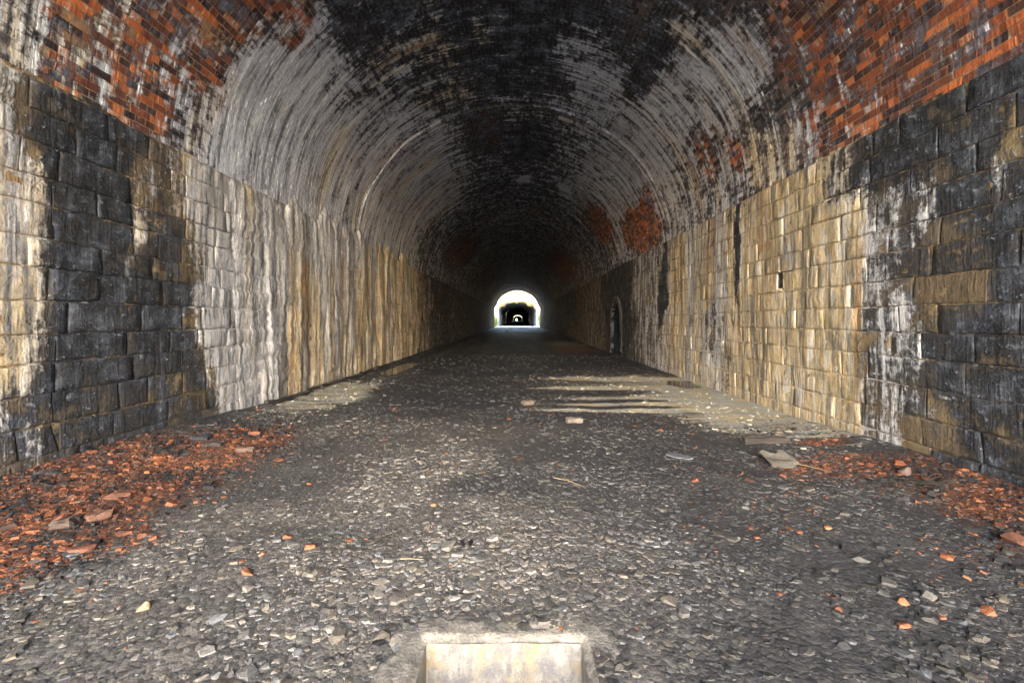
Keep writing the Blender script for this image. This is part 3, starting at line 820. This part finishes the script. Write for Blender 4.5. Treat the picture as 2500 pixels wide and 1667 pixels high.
def rock_bm(sx, sy, sz, n, seed):
    """Angular lump: hull of random points on a squashed box-ball."""
    g = np.random.default_rng(seed); bm = bmesh.new()
    for _ in range(n):
        v = g.normal(0, 1, 3); v /= np.abs(v).max() ** .55 * np.linalg.norm(v) ** .45
        v *= g.uniform(.86, 1.04)
        bm.verts.new((v[0] * sx / 2, v[1] * sy / 2, v[2] * sz / 2))
    r = bmesh.ops.convex_hull(bm, input=bm.verts)
    bmesh.ops.delete(bm, geom=[v for v in bm.verts if not v.link_faces], context='VERTS')
    bmesh.ops.bevel(bm, geom=list(bm.edges), offset=min(sx, sy, sz) * .05, segments=1, affect='EDGES')
    z0 = min(v.co.z for v in bm.verts)
    for v in bm.verts: v.co.z -= z0
    return bm

def plate_bm(outline, thick, seed, bend=.0):
    g = np.random.default_rng(seed); bm = bmesh.new()
    lo = [bm.verts.new((x, y, 0)) for x, y in outline]
    hi = [bm.verts.new((x * .97 + g.normal(0, .002), y * .97 + g.normal(0, .002), thick * g.uniform(.8, 1.15) + bend * x)) for x, y in outline]
    n = len(lo); bm.faces.new(lo[::-1]); bm.faces.new(hi)
    for i in range(n): bm.faces.new((lo[i], lo[(i + 1) % n], hi[(i + 1) % n], hi[i]))
    bmesh.ops.triangulate(bm, faces=[f for f in bm.faces if len(f.verts) > 4])
    bmesh.ops.recalc_face_normals(bm, faces=bm.faces)
    return bm

def box_bm(sx, sy, sz, bev, seed, chip=.006):
    g = np.random.default_rng(seed); bm = bmesh.new()
    bmesh.ops.create_cube(bm, size=1)
    for v in bm.verts: v.co.x *= sx; v.co.y *= sy; v.co.z = (v.co.z + .5) * sz
    bmesh.ops.subdivide_edges(bm, edges=list(bm.edges), cuts=2, use_grid_fill=True)
    for v in bm.verts:
        v.co += Vector(g.normal(0, chip, 3))
    bmesh.ops.bevel(bm, geom=[e for e in bm.edges if e.calc_face_angle(0) > 1.0], offset=bev, segments=1, affect='EDGES')
    return bm

def tube(pts, rad, k=6):
    """Tapered tube through points; rad scalar or list."""
    P = np.array(pts, float); n = len(P); r = np.broadcast_to(np.asarray(rad, float), (n,))
    T = np.gradient(P, axis=0); T /= np.linalg.norm(T, axis=1)[:, None] + 1e-9
    A = np.cross(T, [0.13, 0.21, 1.0]); A /= np.linalg.norm(A, axis=1)[:, None] + 1e-9
    B = np.cross(T, A)
    an = np.arange(k) / k * 2 * math.pi
    V = (P[:, None] + r[:, None, None] * (A[:, None] * np.cos(an)[None, :, None] + B[:, None] * np.sin(an)[None, :, None])).reshape(-1, 3)
    i = np.arange(k); j = (i + 1) % k
    Q = np.concatenate([np.stack([m * k + i, m * k + j, (m + 1) * k + j, (m + 1) * k + i], -1) for m in range(n - 1)])
    T1 = np.array([[0, a + 1, a] for a in range(1, k - 1)]); T2 = T1[:, ::-1] + (n - 1) * k
    return V, Q, np.concatenate([T1, T2])

# ------------------------------------------------------------------ concrete drain pit at the bottom of the picture
def m_concrete():
    N = NT('stained_concrete')
    p = N.pos()
    a = N.noise(p, (8, 8, 6), 5, .65); b = N.noise(p, (19, 19, 13), 5, .66); c = N.noise(p, (110, 110, 110), 3, .65)
    v = N.noise(p, (13, 13, 3.5), 5, .66)
    col = N.mix(N.mapr(b, .4, .65), (.10, .092, .085), (.19, .17, .15))
    col = N.mix(N.mapr(N.add(N.mul(a, .6), N.mul(v, .4)), .49, .60, 0, .85), col, (.18, .135, .07))
    col = N.mix(N.mapr(N.add(N.mul(v, .6), N.mul(c, .4)), .54, .66, 0, .8), col, (.215, .21, .205))
    col = N.mix(N.mapr(b, .46, .34, 0, .7), col, (.10, .10, .11))
    col = N.mix(N.mapr(c, .4, .7, 0, .35), col, (.12, .11, .10))
    return N.out(col, .8, N.bump(N.add(b, c), .6, .012), .35)
M_CONC = m_concrete()
M_RIM = m_plain('dirty_concrete', (.085, .078, .070), (.20, .18, .155), .9, (16, 16, 16), .8, .008, .2)
pit = thing('drain_pit', 'square concrete drain pit with ochre stains in the ballast before the camera', 'drain pit', (0, 1.5, 0))
PO = np.array([0, 1.5, 0])
x0, x1, yy0, yy1 = PIT
def patch(name, fun, nu, nv, flip=False):
    u, v = np.meshgrid(np.linspace(0, 1, nu), np.linspace(0, 1, nv), indexing='ij')
    P = fun(u, v).reshape(-1, 3) - PO
    q = grid_quads(nu, nv)
    return link(name, mesh_np(name, P, q[:, ::-1] if flip else q, None, None, M_CONC, True), pit)
RIM = .001
nzs = lambda a, b, k, s_: (fbm(a * k, b * k, s_, 4) - .5)
patch('back_wall', lambda u, v: np.stack([x0 + (x1 - x0) * u, yy1 - .02 * (1 - v) + nzs(u, v, 8, 91) * .02, -.78 + (.78 + RIM - .018) * v], -1), 40, 30)
patch('side_wall', lambda u, v: np.stack([x0 + .0 * u + nzs(u, v, 8, 92) * .02, yy0 + (yy1 - yy0 + .01) * u, -.78 + (.78 + RIM - .018) * v], -1), 30, 30)
patch('side_wall', lambda u, v: np.stack([x1 + .0 * u + nzs(u, v, 8, 93) * .02, yy0 + (yy1 - yy0 + .01) * u, -.78 + (.78 + RIM - .018) * v], -1), 30, 30, True)
patch('front_wall', lambda u, v: np.stack([x0 + (x1 - x0) * u, yy0 + 0 * v, -.78 + (.78 + RIM - .018) * v], -1), 12, 12, True)
patch('pit_base', lambda u, v: np.stack([x0 + (x1 - x0) * u, yy0 + (yy1 - yy0) * v, -.72 + nzs(u, v, 4, 94) * .1], -1), 20, 20)
# worn concrete surround, level with the ballast and broken along its outer edge
ax_ = np.unique(np.concatenate([np.arange(x0 - .30, x0, .012), [x0], np.linspace(x0, x1, 54), [x1], np.arange(x1, x1 + .30, .012)]))
ay_ = np.unique(np.concatenate([np.arange(yy0 - .1, yy0, .02), np.linspace(yy0, yy1, 50), np.arange(yy1, yy1 + .24, .010)]))
A, B = np.meshgrid(ax_, ay_, indexing='ij')
ddx = np.maximum(np.maximum(x0 - A, A - x1), 0); ddy = np.maximum(np.maximum(yy0 - B, B - yy1), 0)
dd = np.hypot(ddx, ddy)
wob = .15 + (fbm(A * 6, B * 6, 95, 4) - .5) * .07 + (fbm(A * 26, B * 26, 98, 3) - .5) * .07 + .05 * sstep(1.7, 1.3, B)
Z = RIM + (fbm(A * 9, B * 9, 96, 4) - .5) * .016 + (fbm(A * 50, B * 50, 97, 2) - .5) * .004 - .04 * sstep(-.05, .05, dd - wob) - .022 * sstep(.035, 0, dd)
ac = (A[:-1, :-1] + A[1:, 1:]) / 2; bc = (B[:-1, :-1] + B[1:, 1:]) / 2
keep = ~((ac > x0) & (ac < x1) & (bc > yy0) & (bc < yy1))
link('surround', mesh_np('surround', np.stack([A, B, Z], -1).reshape(-1, 3) - PO, grid_quads(len(ax_), len(ay_), keep), None, None, M_RIM, True), pit)

# ------------------------------------------------------------------ loose things on the floor
M_WOOD = m_plain('weathered_timber', (.020, .016, .014), (.052, .043, .036), .9, (4, 40, 40), .6, .006)
M_PALEWOOD = m_plain('bleached_board', (.05, .045, .038), (.095, .086, .072), .9, (5, 30, 30), .5, .004)
M_SLATE = m_plain('grey_slate', (.05, .054, .066), (.08, .085, .10), .8, (20, 20, 20), .3, .003)
M_DARKROOT = m_plain('wet_root', (.014, .012, .012), (.05, .042, .036), .55, (30, 30, 30), .7, .006)
M_CHAR = m_plain('charred_flake', (.004, .004, .005), (.014, .014, .017), .4, (60, 60, 60), .5, .003)
M_STRAW = m_plain('dry_straw', (.14, .105, .06), (.25, .195, .11), .8, (60, 60, 60), .2, .001)
def place(name, label, cat, x, y, bm, mat, rot=0, tilt=(0, 0), dz=-.006, col=None, group=None):
    me = bm_obj(name, bm, mat, col=col)
    o = thing(name, label, cat, (x, y, fz(x, y) + dz), me, group)
    o.rotation_euler = (tilt[0], tilt[1], rot)
    return o
ORG, ORG2, TAN, GRY = (.20, .08, .04), (.165, .063, .031), (.42, .33, .19), (.17, .165, .16)
place('pale_brick', 'pale grey brick lying alone on dark ballast right of centre', 'brick', .75, 5.44, box_bm(.215, .105, .065, .006, 1), M_GRAVEL, .05, col=(.11, .094, .08))
place('stone_block', 'brown block of stone on the centre line beyond the pale brick', 'stone', .16, 6.5, rock_bm(.24, .18, .10, 22, 2), M_GRAVEL, .5, col=(.10, .08, .066))
place('slate_shard', 'long blue-grey slate shard lying flat on dark ballast at right', 'slate', 1.60, 4.06,
      plate_bm([(-.12, .05), (-.07, .085), (0, .075), (.045, .03), (.105, .02), (.125, -.03), (.07, -.06), (.01, -.045), (-.06, -.01)], .016, 3), M_SLATE, -.12, (.06, 0), .004)
brd = place('board_scrap', 'bleached notched scrap of broken board lying on ballast at right', 'board', 2.47, 3.87,
      plate_bm([(-.13, -.10), (-.10, -.135), (.075, -.13), (.085, -.085), (.135, -.07), (.12, -.03), (.075, -.025), (.085, .10), (.03, .105), (.0, .05), (-.06, .055), (-.115, .10), (-.15, .085), (-.13, .0)], .02, 4, .05), M_PALEWOOD, .0, (.42, .03), .05)
link('split_edge', bm_obj('split_edge', plate_bm([(-.125, -.02), (-.02, -.045), (.085, -.03), (.11, -.05), (.03, -.07), (-.10, -.06)], .012, 5), M_WOOD), brd, (0, 0, .016))
place('timber_plank', 'dark weathered timber plank half buried in ballast by right rubble', 'plank', 2.74, 4.55, box_bm(.50, .10, .085, .008, 6, .004), M_WOOD, .04, (.12, .0), -.02)
place('flat_stone', 'flat dark slab of stone on the pale silt at right', 'stone', 2.50, 5.80, rock_bm(.30, .24, .06, 26, 7), M_GRAVEL, .3, col=(.085, .078, .068))
place('pink_stone', 'pinkish angular stone among orange rubble at the right wall', 'stone', 3.36, 3.55, rock_bm(.15, .11, .085, 18, 8), M_GRAVEL, .4, col=(.125, .082, .066))
place('grey_stone', 'elongated grey stone on dark ballast at lower right', 'stone', 1.92, 2.30, rock_bm(.10, .055, .04, 16, 9), M_GRAVEL, -.7, col=(.07, .067, .064))
place('grey_stone', 'square grey stone beside orange chip at lower right', 'stone', 2.01, 2.006, rock_bm(.07, .065, .045, 14, 10), M_GRAVEL, .4, col=(.075, .069, .062))
place('tan_stone', 'pale yellow stone standing out on ballast at lower left', 'stone', -1.77, 1.94, rock_bm(.065, .05, .055, 14, 12), M_GRAVEL, .4, col=(.19, .15, .095))
for i, (x, y, sz, lab) in enumerate([
    (-1.23, 2.43, .075, 'largest orange brick chunk of the four on pale ballast at left'),
    (-1.44, 2.56, .062, 'rearmost orange brick chunk of the four on pale ballast at left'),
    (-1.48, 2.37, .048, 'small round orange brick chunk in the middle of the four at left'),
    (-1.44, 2.19, .085, 'jagged orange brick chunk nearest the camera of the four at left'),
    (1.70, 1.806, .068, 'orange brick chunk nearest the camera at lower right'),
    (1.853, 1.968, .070, 'orange brick chunk beside the square grey stone at lower right'),
    (1.94, 1.876, .040, 'small orange chip right of the square grey stone'),
    (1.50, 1.915, .042, 'small orange chip left of the two chunks at lower right'),
    (2.02, 2.667, .055, 'orange chip behind the elongated grey stone at lower right'),
    (1.80, 2.62, .060, 'flat orange chip left of the chip behind the elongated grey stone'),
    (1.48, 2.54, .045, 'leftmost orange chip on the dark ballast at right'),
    (2.98, 2.45, .16, 'big rounded orange brick lump at the right edge of the picture'),
    (1.47, 4.10, .040, 'tiny orange chip touching the slate shard'),
    (2.62, 3.74, .045, 'orange chip in front of the notched board'),
    (-.62, 3.02, .052, 'orange chip alone near the centre of the ballast'),
    (-2.57, 2.41, .15, 'long orange brick piece at the near edge of the left drift'),
    (-3.03, 3.10, .17, 'long pale orange brick piece in the middle of the left drift')]):
    el = 1.9 if 'long ' in lab else 1.15
    sz *= .55 if 'long ' in lab else .85
    place('brick_chunk', lab, 'brick', x, y, rock_bm(sz * el, sz * .85, sz * (.5 if 'flat' not in lab else .3), 16, 40 + i), M_RUBBLE, random.uniform(0, 1.2) if el < 1.5 else .35, col=[ORG, ORG2, (.22, .10, .05)][i % 3] if sz < .075 else (.105, .045, .028))
for i, (x, y, rot, c, lab) in enumerate([
    (-3.50, 4.53, .2, (.02, .02, .022), 'soot-black broken brick at the back of the left rubble drift'),
    (-3.24, 4.36, .1, (.035, .028, .026), 'dark brown broken brick in front of the soot-black one'),
    (-3.09, 4.80, .5, (.125, .05, .03), 'rusty half brick at the far end of the left drift'),
    (-2.80, 4.21, .15, (.085, .055, .042), 'dusty brown brick at the inner edge of the left drift'),
    (-2.97, 2.68, .3, (.06, .042, .034), 'brown brick end low in the left drift'),
    (-2.86, 2.80, .9, (.10, .05, .034), 'pinkish orange half brick next to the brown brick end')]):
    place('broken_brick', lab, 'brick', x, y, box_bm([.17, .18, .12, .17, .11, .12][i], .095, .055, .008, 70 + i, .005), M_RUBBLE, rot, (random.uniform(-.15, .15), random.uniform(-.15, .15)), -.012, col=c)
for i, (x, y, rot, lab) in enumerate([(-.33, 2.46, 1.9, 'left one of two charred black flakes on pale ballast'), (-.285, 2.475, 1.45, 'right one of two charred black flakes on pale ballast')]):
    place('charred_flake', lab, 'flake', x, y, plate_bm([(-.045, 0), (-.02, .014), (.02, .015), (.045, .004), (.02, -.012), (-.02, -.011)], .008, 90 + i), M_CHAR, rot, (.25, .1), .014)
# straws and twigs
def twig(name, label, cat, pts, r, mat, group=None):
    P = np.array(pts, float)
    P[:, 2] += [fz(a, b) for a, b in P[:, :2]]
    c = P[0].copy(); V, Q, T = tube(P - c, np.linspace(r, r * .6, len(P)), 5)
    return thing(name, label, cat, c, mesh_np(name, V, Q, T, None, mat), group)
twig('straw', 'thin dry straw lying beside the notched board', 'straw', [(2.60, 3.80, .02), (2.70, 3.66, .022), (2.78, 3.56, .012)], .003, M_STRAW)
twig('straw', 'short dry straw on the pale ballast left of the charred flakes', 'straw', [(-.66, 2.30, .014), (-.60, 2.30, .016), (-.53, 2.30, .013)], .0028, M_STRAW)
twig('straw', 'dry straw on dark ballast right of centre', 'straw', [(.30, 3.50, .016), (.42, 3.42, .02), (.52, 3.33, .014)], .003, M_STRAW)
tang = thing('twig_tangle', 'tangle of thin dark twigs on the orange rubble by the right wall', 'twigs', (3.35, 3.28, fz(3.35, 3.28)))
g = np.random.default_rng(5)
for k in range(26):
    a = g.uniform(-.5, .9) + (math.pi if k % 2 else 0); L_ = g.uniform(.18, .45)
    t = np.linspace(0, 1, 6); bend = g.normal(0, .12)
    P = np.stack([np.cos(a + bend * t) * L_ * t + g.normal(0, .05), np.sin(a + bend * t) * L_ * t * .6 + g.normal(0, .05), .015 + .05 * np.sin(t * 3) * g.uniform(.2, 1.2) + .01 * g.random()], -1)
    V, Q, T = tube(P, np.linspace(.0035, .0016, 6), 4)
    link('twig', mesh_np('twig', V, Q, T, None, M_DARKROOT), tang)
for k, (ya, yb, lab) in enumerate([(6.3, 8.4, 'black twisted root nearest the camera along the foot of the left wall'), (8.0, 10.2, 'black twisted root in the middle along the foot of the left wall'), (9.9, 12.0, 'black twisted root farthest along the foot of the left wall')]):
    n = 26; t = np.linspace(0, 1, n); yy = ya + (yb - ya) * t
    xx = XL + .13 + fbm(t * 6, t * 0 + k, 301 + k, 3) * .22
    zz = np.array([fz(a, b) for a, b in zip(xx, yy)]) + .01 + fbm(t * 9, t * 0 + k, 311 + k, 3) * .07
    P = np.stack([xx, yy, zz], -1); c = P[0].copy()
    root = thing('root', lab, 'root', c)
    V, Q, T = tube(P - c, .022 + .022 * fbm(t * 12, t * 0, 321 + k, 2), 7); link('stem', mesh_np('stem', V, Q, T, None, M_DARKROOT, True), root)
    for b in range(7):
        i = int(g.integers(2, n - 4)); m = 7; tt = np.linspace(0, 1, m)
        Bp = P[i] + np.stack([tt * g.uniform(-.05, .22), tt * g.uniform(-.25, .3), -zz[i] * 0 + np.sin(tt * 2.6) * g.uniform(.01, .07)], -1)
        V, Q, T = tube(Bp - c, np.linspace(.013, .004, m), 5); link('rootlet', mesh_np('rootlet', V, Q, T, None, M_DARKROOT, True), root)
# puddles
def m_water():
    N = NT('still_water')
    return N.out((.022, .020, .014), .03, N.bump(N.noise(N.pos(), (9, 9, 9), 2, .5), .03, .01), .5)
M_WATER = m_water()
def puddle(label, cx, cy, rx, ry, z, seed):
    a = np.linspace(0, 2 * math.pi, 60, endpoint=False)
    k = .65 + .6 * fbm(np.cos(a) * 1.7 + 5, np.sin(a) * 1.7 + 5, seed, 3)
    P = np.concatenate([[[0, 0, 0]], np.stack([np.cos(a) * rx * k, np.sin(a) * ry * k, 0 * a], -1)])
    T = np.array([[0, 1 + i, 1 + (i + 1) % 60] for i in range(60)])
    o = link('puddle', mesh_np('puddle', P, None, T, None, M_WATER), None, (cx, cy, z), kind='structure', label=label)
puddle('puddle at the foot of the left wall', -3.30, 11.6, .5, 1.5, -.018, 7)
puddle('puddle at the foot of the right wall', 3.50, 8.8, .38, .55, -.022, 8)

# ------------------------------------------------------------------ beyond the far mouth: daylight gap, second tunnel, and those after it
def arch_pts(hw, zs_, rise, n=33, base=-.1):
    t = np.linspace(0, math.pi, n)
    return np.concatenate([[[-hw, base]], np.stack([-hw * np.cos(t), zs_ + rise * np.sin(t)], -1), [[hw, base]]])
def lining(name, parent, org, hw, zs_, rise, y0, y1, cx, mat):
    a = arch_pts(hw, zs_, rise); n = len(a); ys = np.linspace(y0, y1, 12)
    P = np.array([[[cx + p[0], y, p[1]] for p in a] for y in ys]).reshape(-1, 3) - np.array(org)
    return link(name, mesh_np(name, P, grid_quads(12, n), None, None, mat, True), parent)
def headwall(name, parent, org, hw, zs_, rise, y, cx, wl, wr, zt, thick, mat):
    a = arch_pts(hw, zs_, rise); n = len(a)
    out = []
    for p in a:                    # matching outer boundary point
        if p[1] < zs_ - .01: out.append((-wl if p[0] < 0 else wr, p[1]))
        else:
            th = math.atan2(p[1] - zs_ + .3, p[0]); s_ = min((wr if math.cos(th) > 0 else wl) / max(abs(math.cos(th)), 1e-3), (zt - zs_ + .3) / max(math.sin(th), 1e-3))
            out.append((math.cos(th) * s_, zs_ - .3 + math.sin(th) * s_))
    o = np.array(out)
    V = np.concatenate([np.stack([cx + a[:, 0], np.full(n, y), a[:, 1]], -1), np.stack([cx + o[:, 0], np.full(n, y), o[:, 1]], -1)])
    V = np.concatenate([V, V + [0, thick, 0]]) - np.array(org); i = np.arange(n - 1)
    Q = np.concatenate([np.stack([i, i + 1, n + i + 1, n + i], -1), np.stack([2 * n + i, 3 * n + i, 3 * n + i + 1, 2 * n + i + 1], -1), np.stack([n + i, n + i + 1, 3 * n + i + 1, 3 * n + i], -1), np.stack([i, 2 * n + i, 2 * n + i + 1, i + 1], -1)])
    return link(name, mesh_np(name, V, Q, None, None, mat), parent)
org = (CX, 84, 0)
p2 = thing('tunnel_portal', 'sunlit portal of the second tunnel seen through the far mouth', 'portal', org)
headwall('headwall', p2, org, 3.98, 3.3, 1.95, 84, CX, 9, 9, 6.2, .7, M_PORTAL)
link('coping', bm_obj('coping', box_bm(18.2, .9, .28, .03, 3, .02), M_PORTAL), p2, (0, .3, 6.2))
lining('lining', p2, org, 3.98, 3.3, 1.95, 84.72, 136.38, CX, M_LINING)
org = (CX, 136.4, 0)
p3 = thing('tunnel_portal', 'third tunnel far off inside the second, edged by daylight', 'portal', org)
headwall('ring', p3, org, 3.72, 3.0, 2.3, 136.4, CX, 4.6, 4.6, 6.4, .5, M_SHELL)
lining('lining', p3, org, 3.72, 3.0, 2.3, 136.92, 345, CX, M_SHELL)
org = (CX, 352, 0)
p4 = thing('tunnel_portal', 'smallest and farthest tunnel mouth at the vanishing point', 'portal', org)
headwall('headwall', p4, org, 3.7, 2.6, 2.4, 352, CX, 9, 9, 7, .6, M_PORTAL)
lining('lining', p4, org, 3.7, 2.6, 2.4, 352.62, 470, CX, M_SHELL)
headwall('added_slot_wall', p4, org, .6, 2.4, .6, 470, CX - 1.5, 5, 6, 7, .5, M_SHELL)  # added wall; its narrow opening makes the bright spot of daylight
sheet('hillside', -40, 40, 84.6, 133, lambda a, b: 6.0 + .10 * (b - 84.6) + .22 * np.maximum(a + 1, 0) ** 1.05 * (1 - np.exp(-(b - 84.6) / 6)) + fbm(a * .4, b * .4, 9, 4) * .6 - .02 * np.maximum(-a, 0), M_HILL, 80, 60, kind='structure')
sheet('hillside', -40, 40, 138, 344, lambda a, b: 7.0 + .08 * np.abs(a) + fbm(a * .2, b * .2, 10, 3) * 2, M_HILL, 40, 60, kind='structure')
def bankz(sg):
    return lambda a, b: np.clip((sg * (a - CX) - 4.5) * .85, -.3, 7.5) + fbm(a * .8, b * .8, 12, 4) * .35
sheet('embankment', CX - 16, CX - 4.15, 72.6, 84.2, bankz(-1), M_BANK, 40, 40, kind='structure')
sheet('embankment', CX + 4.15, CX + 16, 72.6, 84.2, bankz(1), M_BANK, 40, 40, kind='structure')
sheet('embankment', CX - 12, CX - 4.0, 345.5, 352, bankz(-1), M_BANK, 20, 20, kind='structure')
sheet('embankment', CX + 4.0, CX + 12, 345.5, 352, bankz(1), M_BANK, 20, 20, kind='structure')
# plants in the daylight gap
def m_leaf(name, a, b):
    N = NT(name); t = N.attr('tint').outputs['Fac']
    m = N.out(N.mix(t, a, b), .6, None, .3)
    return m
M_LEAF = m_leaf('green_leaf', (.035, .07, .012), (.14, .17, .03)); M_DRY = m_leaf('dry_leaf', (.14, .085, .03), (.36, .25, .10))
def leaves(n, fun, size, seed):
    g = np.random.default_rng(seed); c = fun(g, n)
    d = g.normal(0, 1, (n, 3)); d /= np.linalg.norm(d, axis=1)[:, None]
    e = np.cross(d, g.normal(0, 1, (n, 3))); e /= np.linalg.norm(e, axis=1)[:, None]
    s_ = size * g.uniform(.6, 1.4, (n, 1))
    V = np.stack([c - d * s_, c + e * s_ * .45, c + d * s_, c - e * s_ * .45], 1)
    return V.reshape(-1, 3), np.arange(4 * n).reshape(-1, 4), np.repeat(g.random(n), 4)
def bush(label, x, y, z, rx, ry, rz, n, mat, seed, name='bush', cat='bush'):
    o = thing(name, label, cat, (x, y, z))
    def f(g, n):
        v = g.normal(0, 1, (n, 3)); v /= np.linalg.norm(v, axis=1)[:, None]
        rr_ = g.uniform(.25, 1, (n, 1)) ** .5 * (.75 + .5 * fbm(v[:, :1] * 2 + 9, v[:, 2:] * 2 + v[:, 1:2], seed, 2))
        return v * rr_ * [rx, ry, rz] + [0, 0, rz * .8]
    V, Q, t = leaves(n, f, .10, seed)
    link('foliage', mesh_np('foliage', V, Q, None, {'tint': t}, mat), o)
    g = np.random.default_rng(seed)
    for k in range(4):
        e = g.normal(0, .5, 2)
        V, Q, T = tube([(0, 0, -.2), (e[0] * rx * .4, e[1] * ry * .4, rz * .6), (e[0] * rx, e[1] * ry, rz * 1.4)], [.04, .03, .012], 5)
        link('stem', mesh_np('stem', V, Q, T, None, M_WOOD), o)
    return o
bush('leafy green bush on the left of the daylight gap, nearest the far mouth', -4.25, 75.0, .1, .6, .9, .9, 900, M_LEAF, 1)
bush('green bush on the left against the second portal', -4.7, 81.5, .2, .8, .8, 1.3, 900, M_LEAF, 2)
bush('yellow-green bush on the right of the daylight gap', 4.35, 76.5, .2, .7, 1.0, 1.3, 1100, M_LEAF, 3)
bush('dry brown bush on the right against the second portal', 4.9, 82.0, .9, .9, .8, 1.4, 900, M_DRY, 4)
bush('brown scrub on the hillside above the second portal, right', 3.2, 86.5, 6.6, 2.2, 1.2, .9, 1300, M_DRY, 5)
bush('brown scrub on the hillside above the second portal, centre', -.4, 87.5, 6.5, 1.6, 1.0, .55, 700, M_DRY, 6)
ivy = thing('ivy', 'ragged fringe of dry ivy hanging over the second portal arch', 'ivy', (CX, 83.9, 3.3))
def ivyf(g, n):
    t = g.uniform(.08, .92, n) * math.pi; r_ = g.uniform(-.28, .35, n) * g.random(n) ** .7
    hang = np.maximum(fbm(t * 9, t * 0, 44, 3) - .45, 0) * 1.8 * g.random(n)
    return np.stack([-(3.98 + r_) * np.cos(t), -g.uniform(.0, .35, n), (1.95 + r_) * np.sin(t) - hang], -1)
V, Q, t = leaves(2600, ivyf, .09, 12)
link('foliage', mesh_np('foliage', V, Q, None, {'tint': t}, M_DRY), ivy)
g = np.random.default_rng(8)
for k, (x, y, lab) in enumerate([(-3.0, 73.4, 'bare twiggy weed at the left of the far mouth'), (2.6, 73.8, 'bare twiggy weed at the right of the far mouth')]):
    o = thing('weed', lab, 'weed', (x, y, .03))
    for b in range(7):
        e = g.normal(0, .3, 2)
        V, Q, T = tube([(0, 0, 0), (e[0] * .5, e[1] * .5, .25), (e[0], e[1], g.uniform(.35, .7))], [.014, .011, .005], 4)
        link('stalk', mesh_np('stalk', V, Q, T, None, M_WOOD), o)
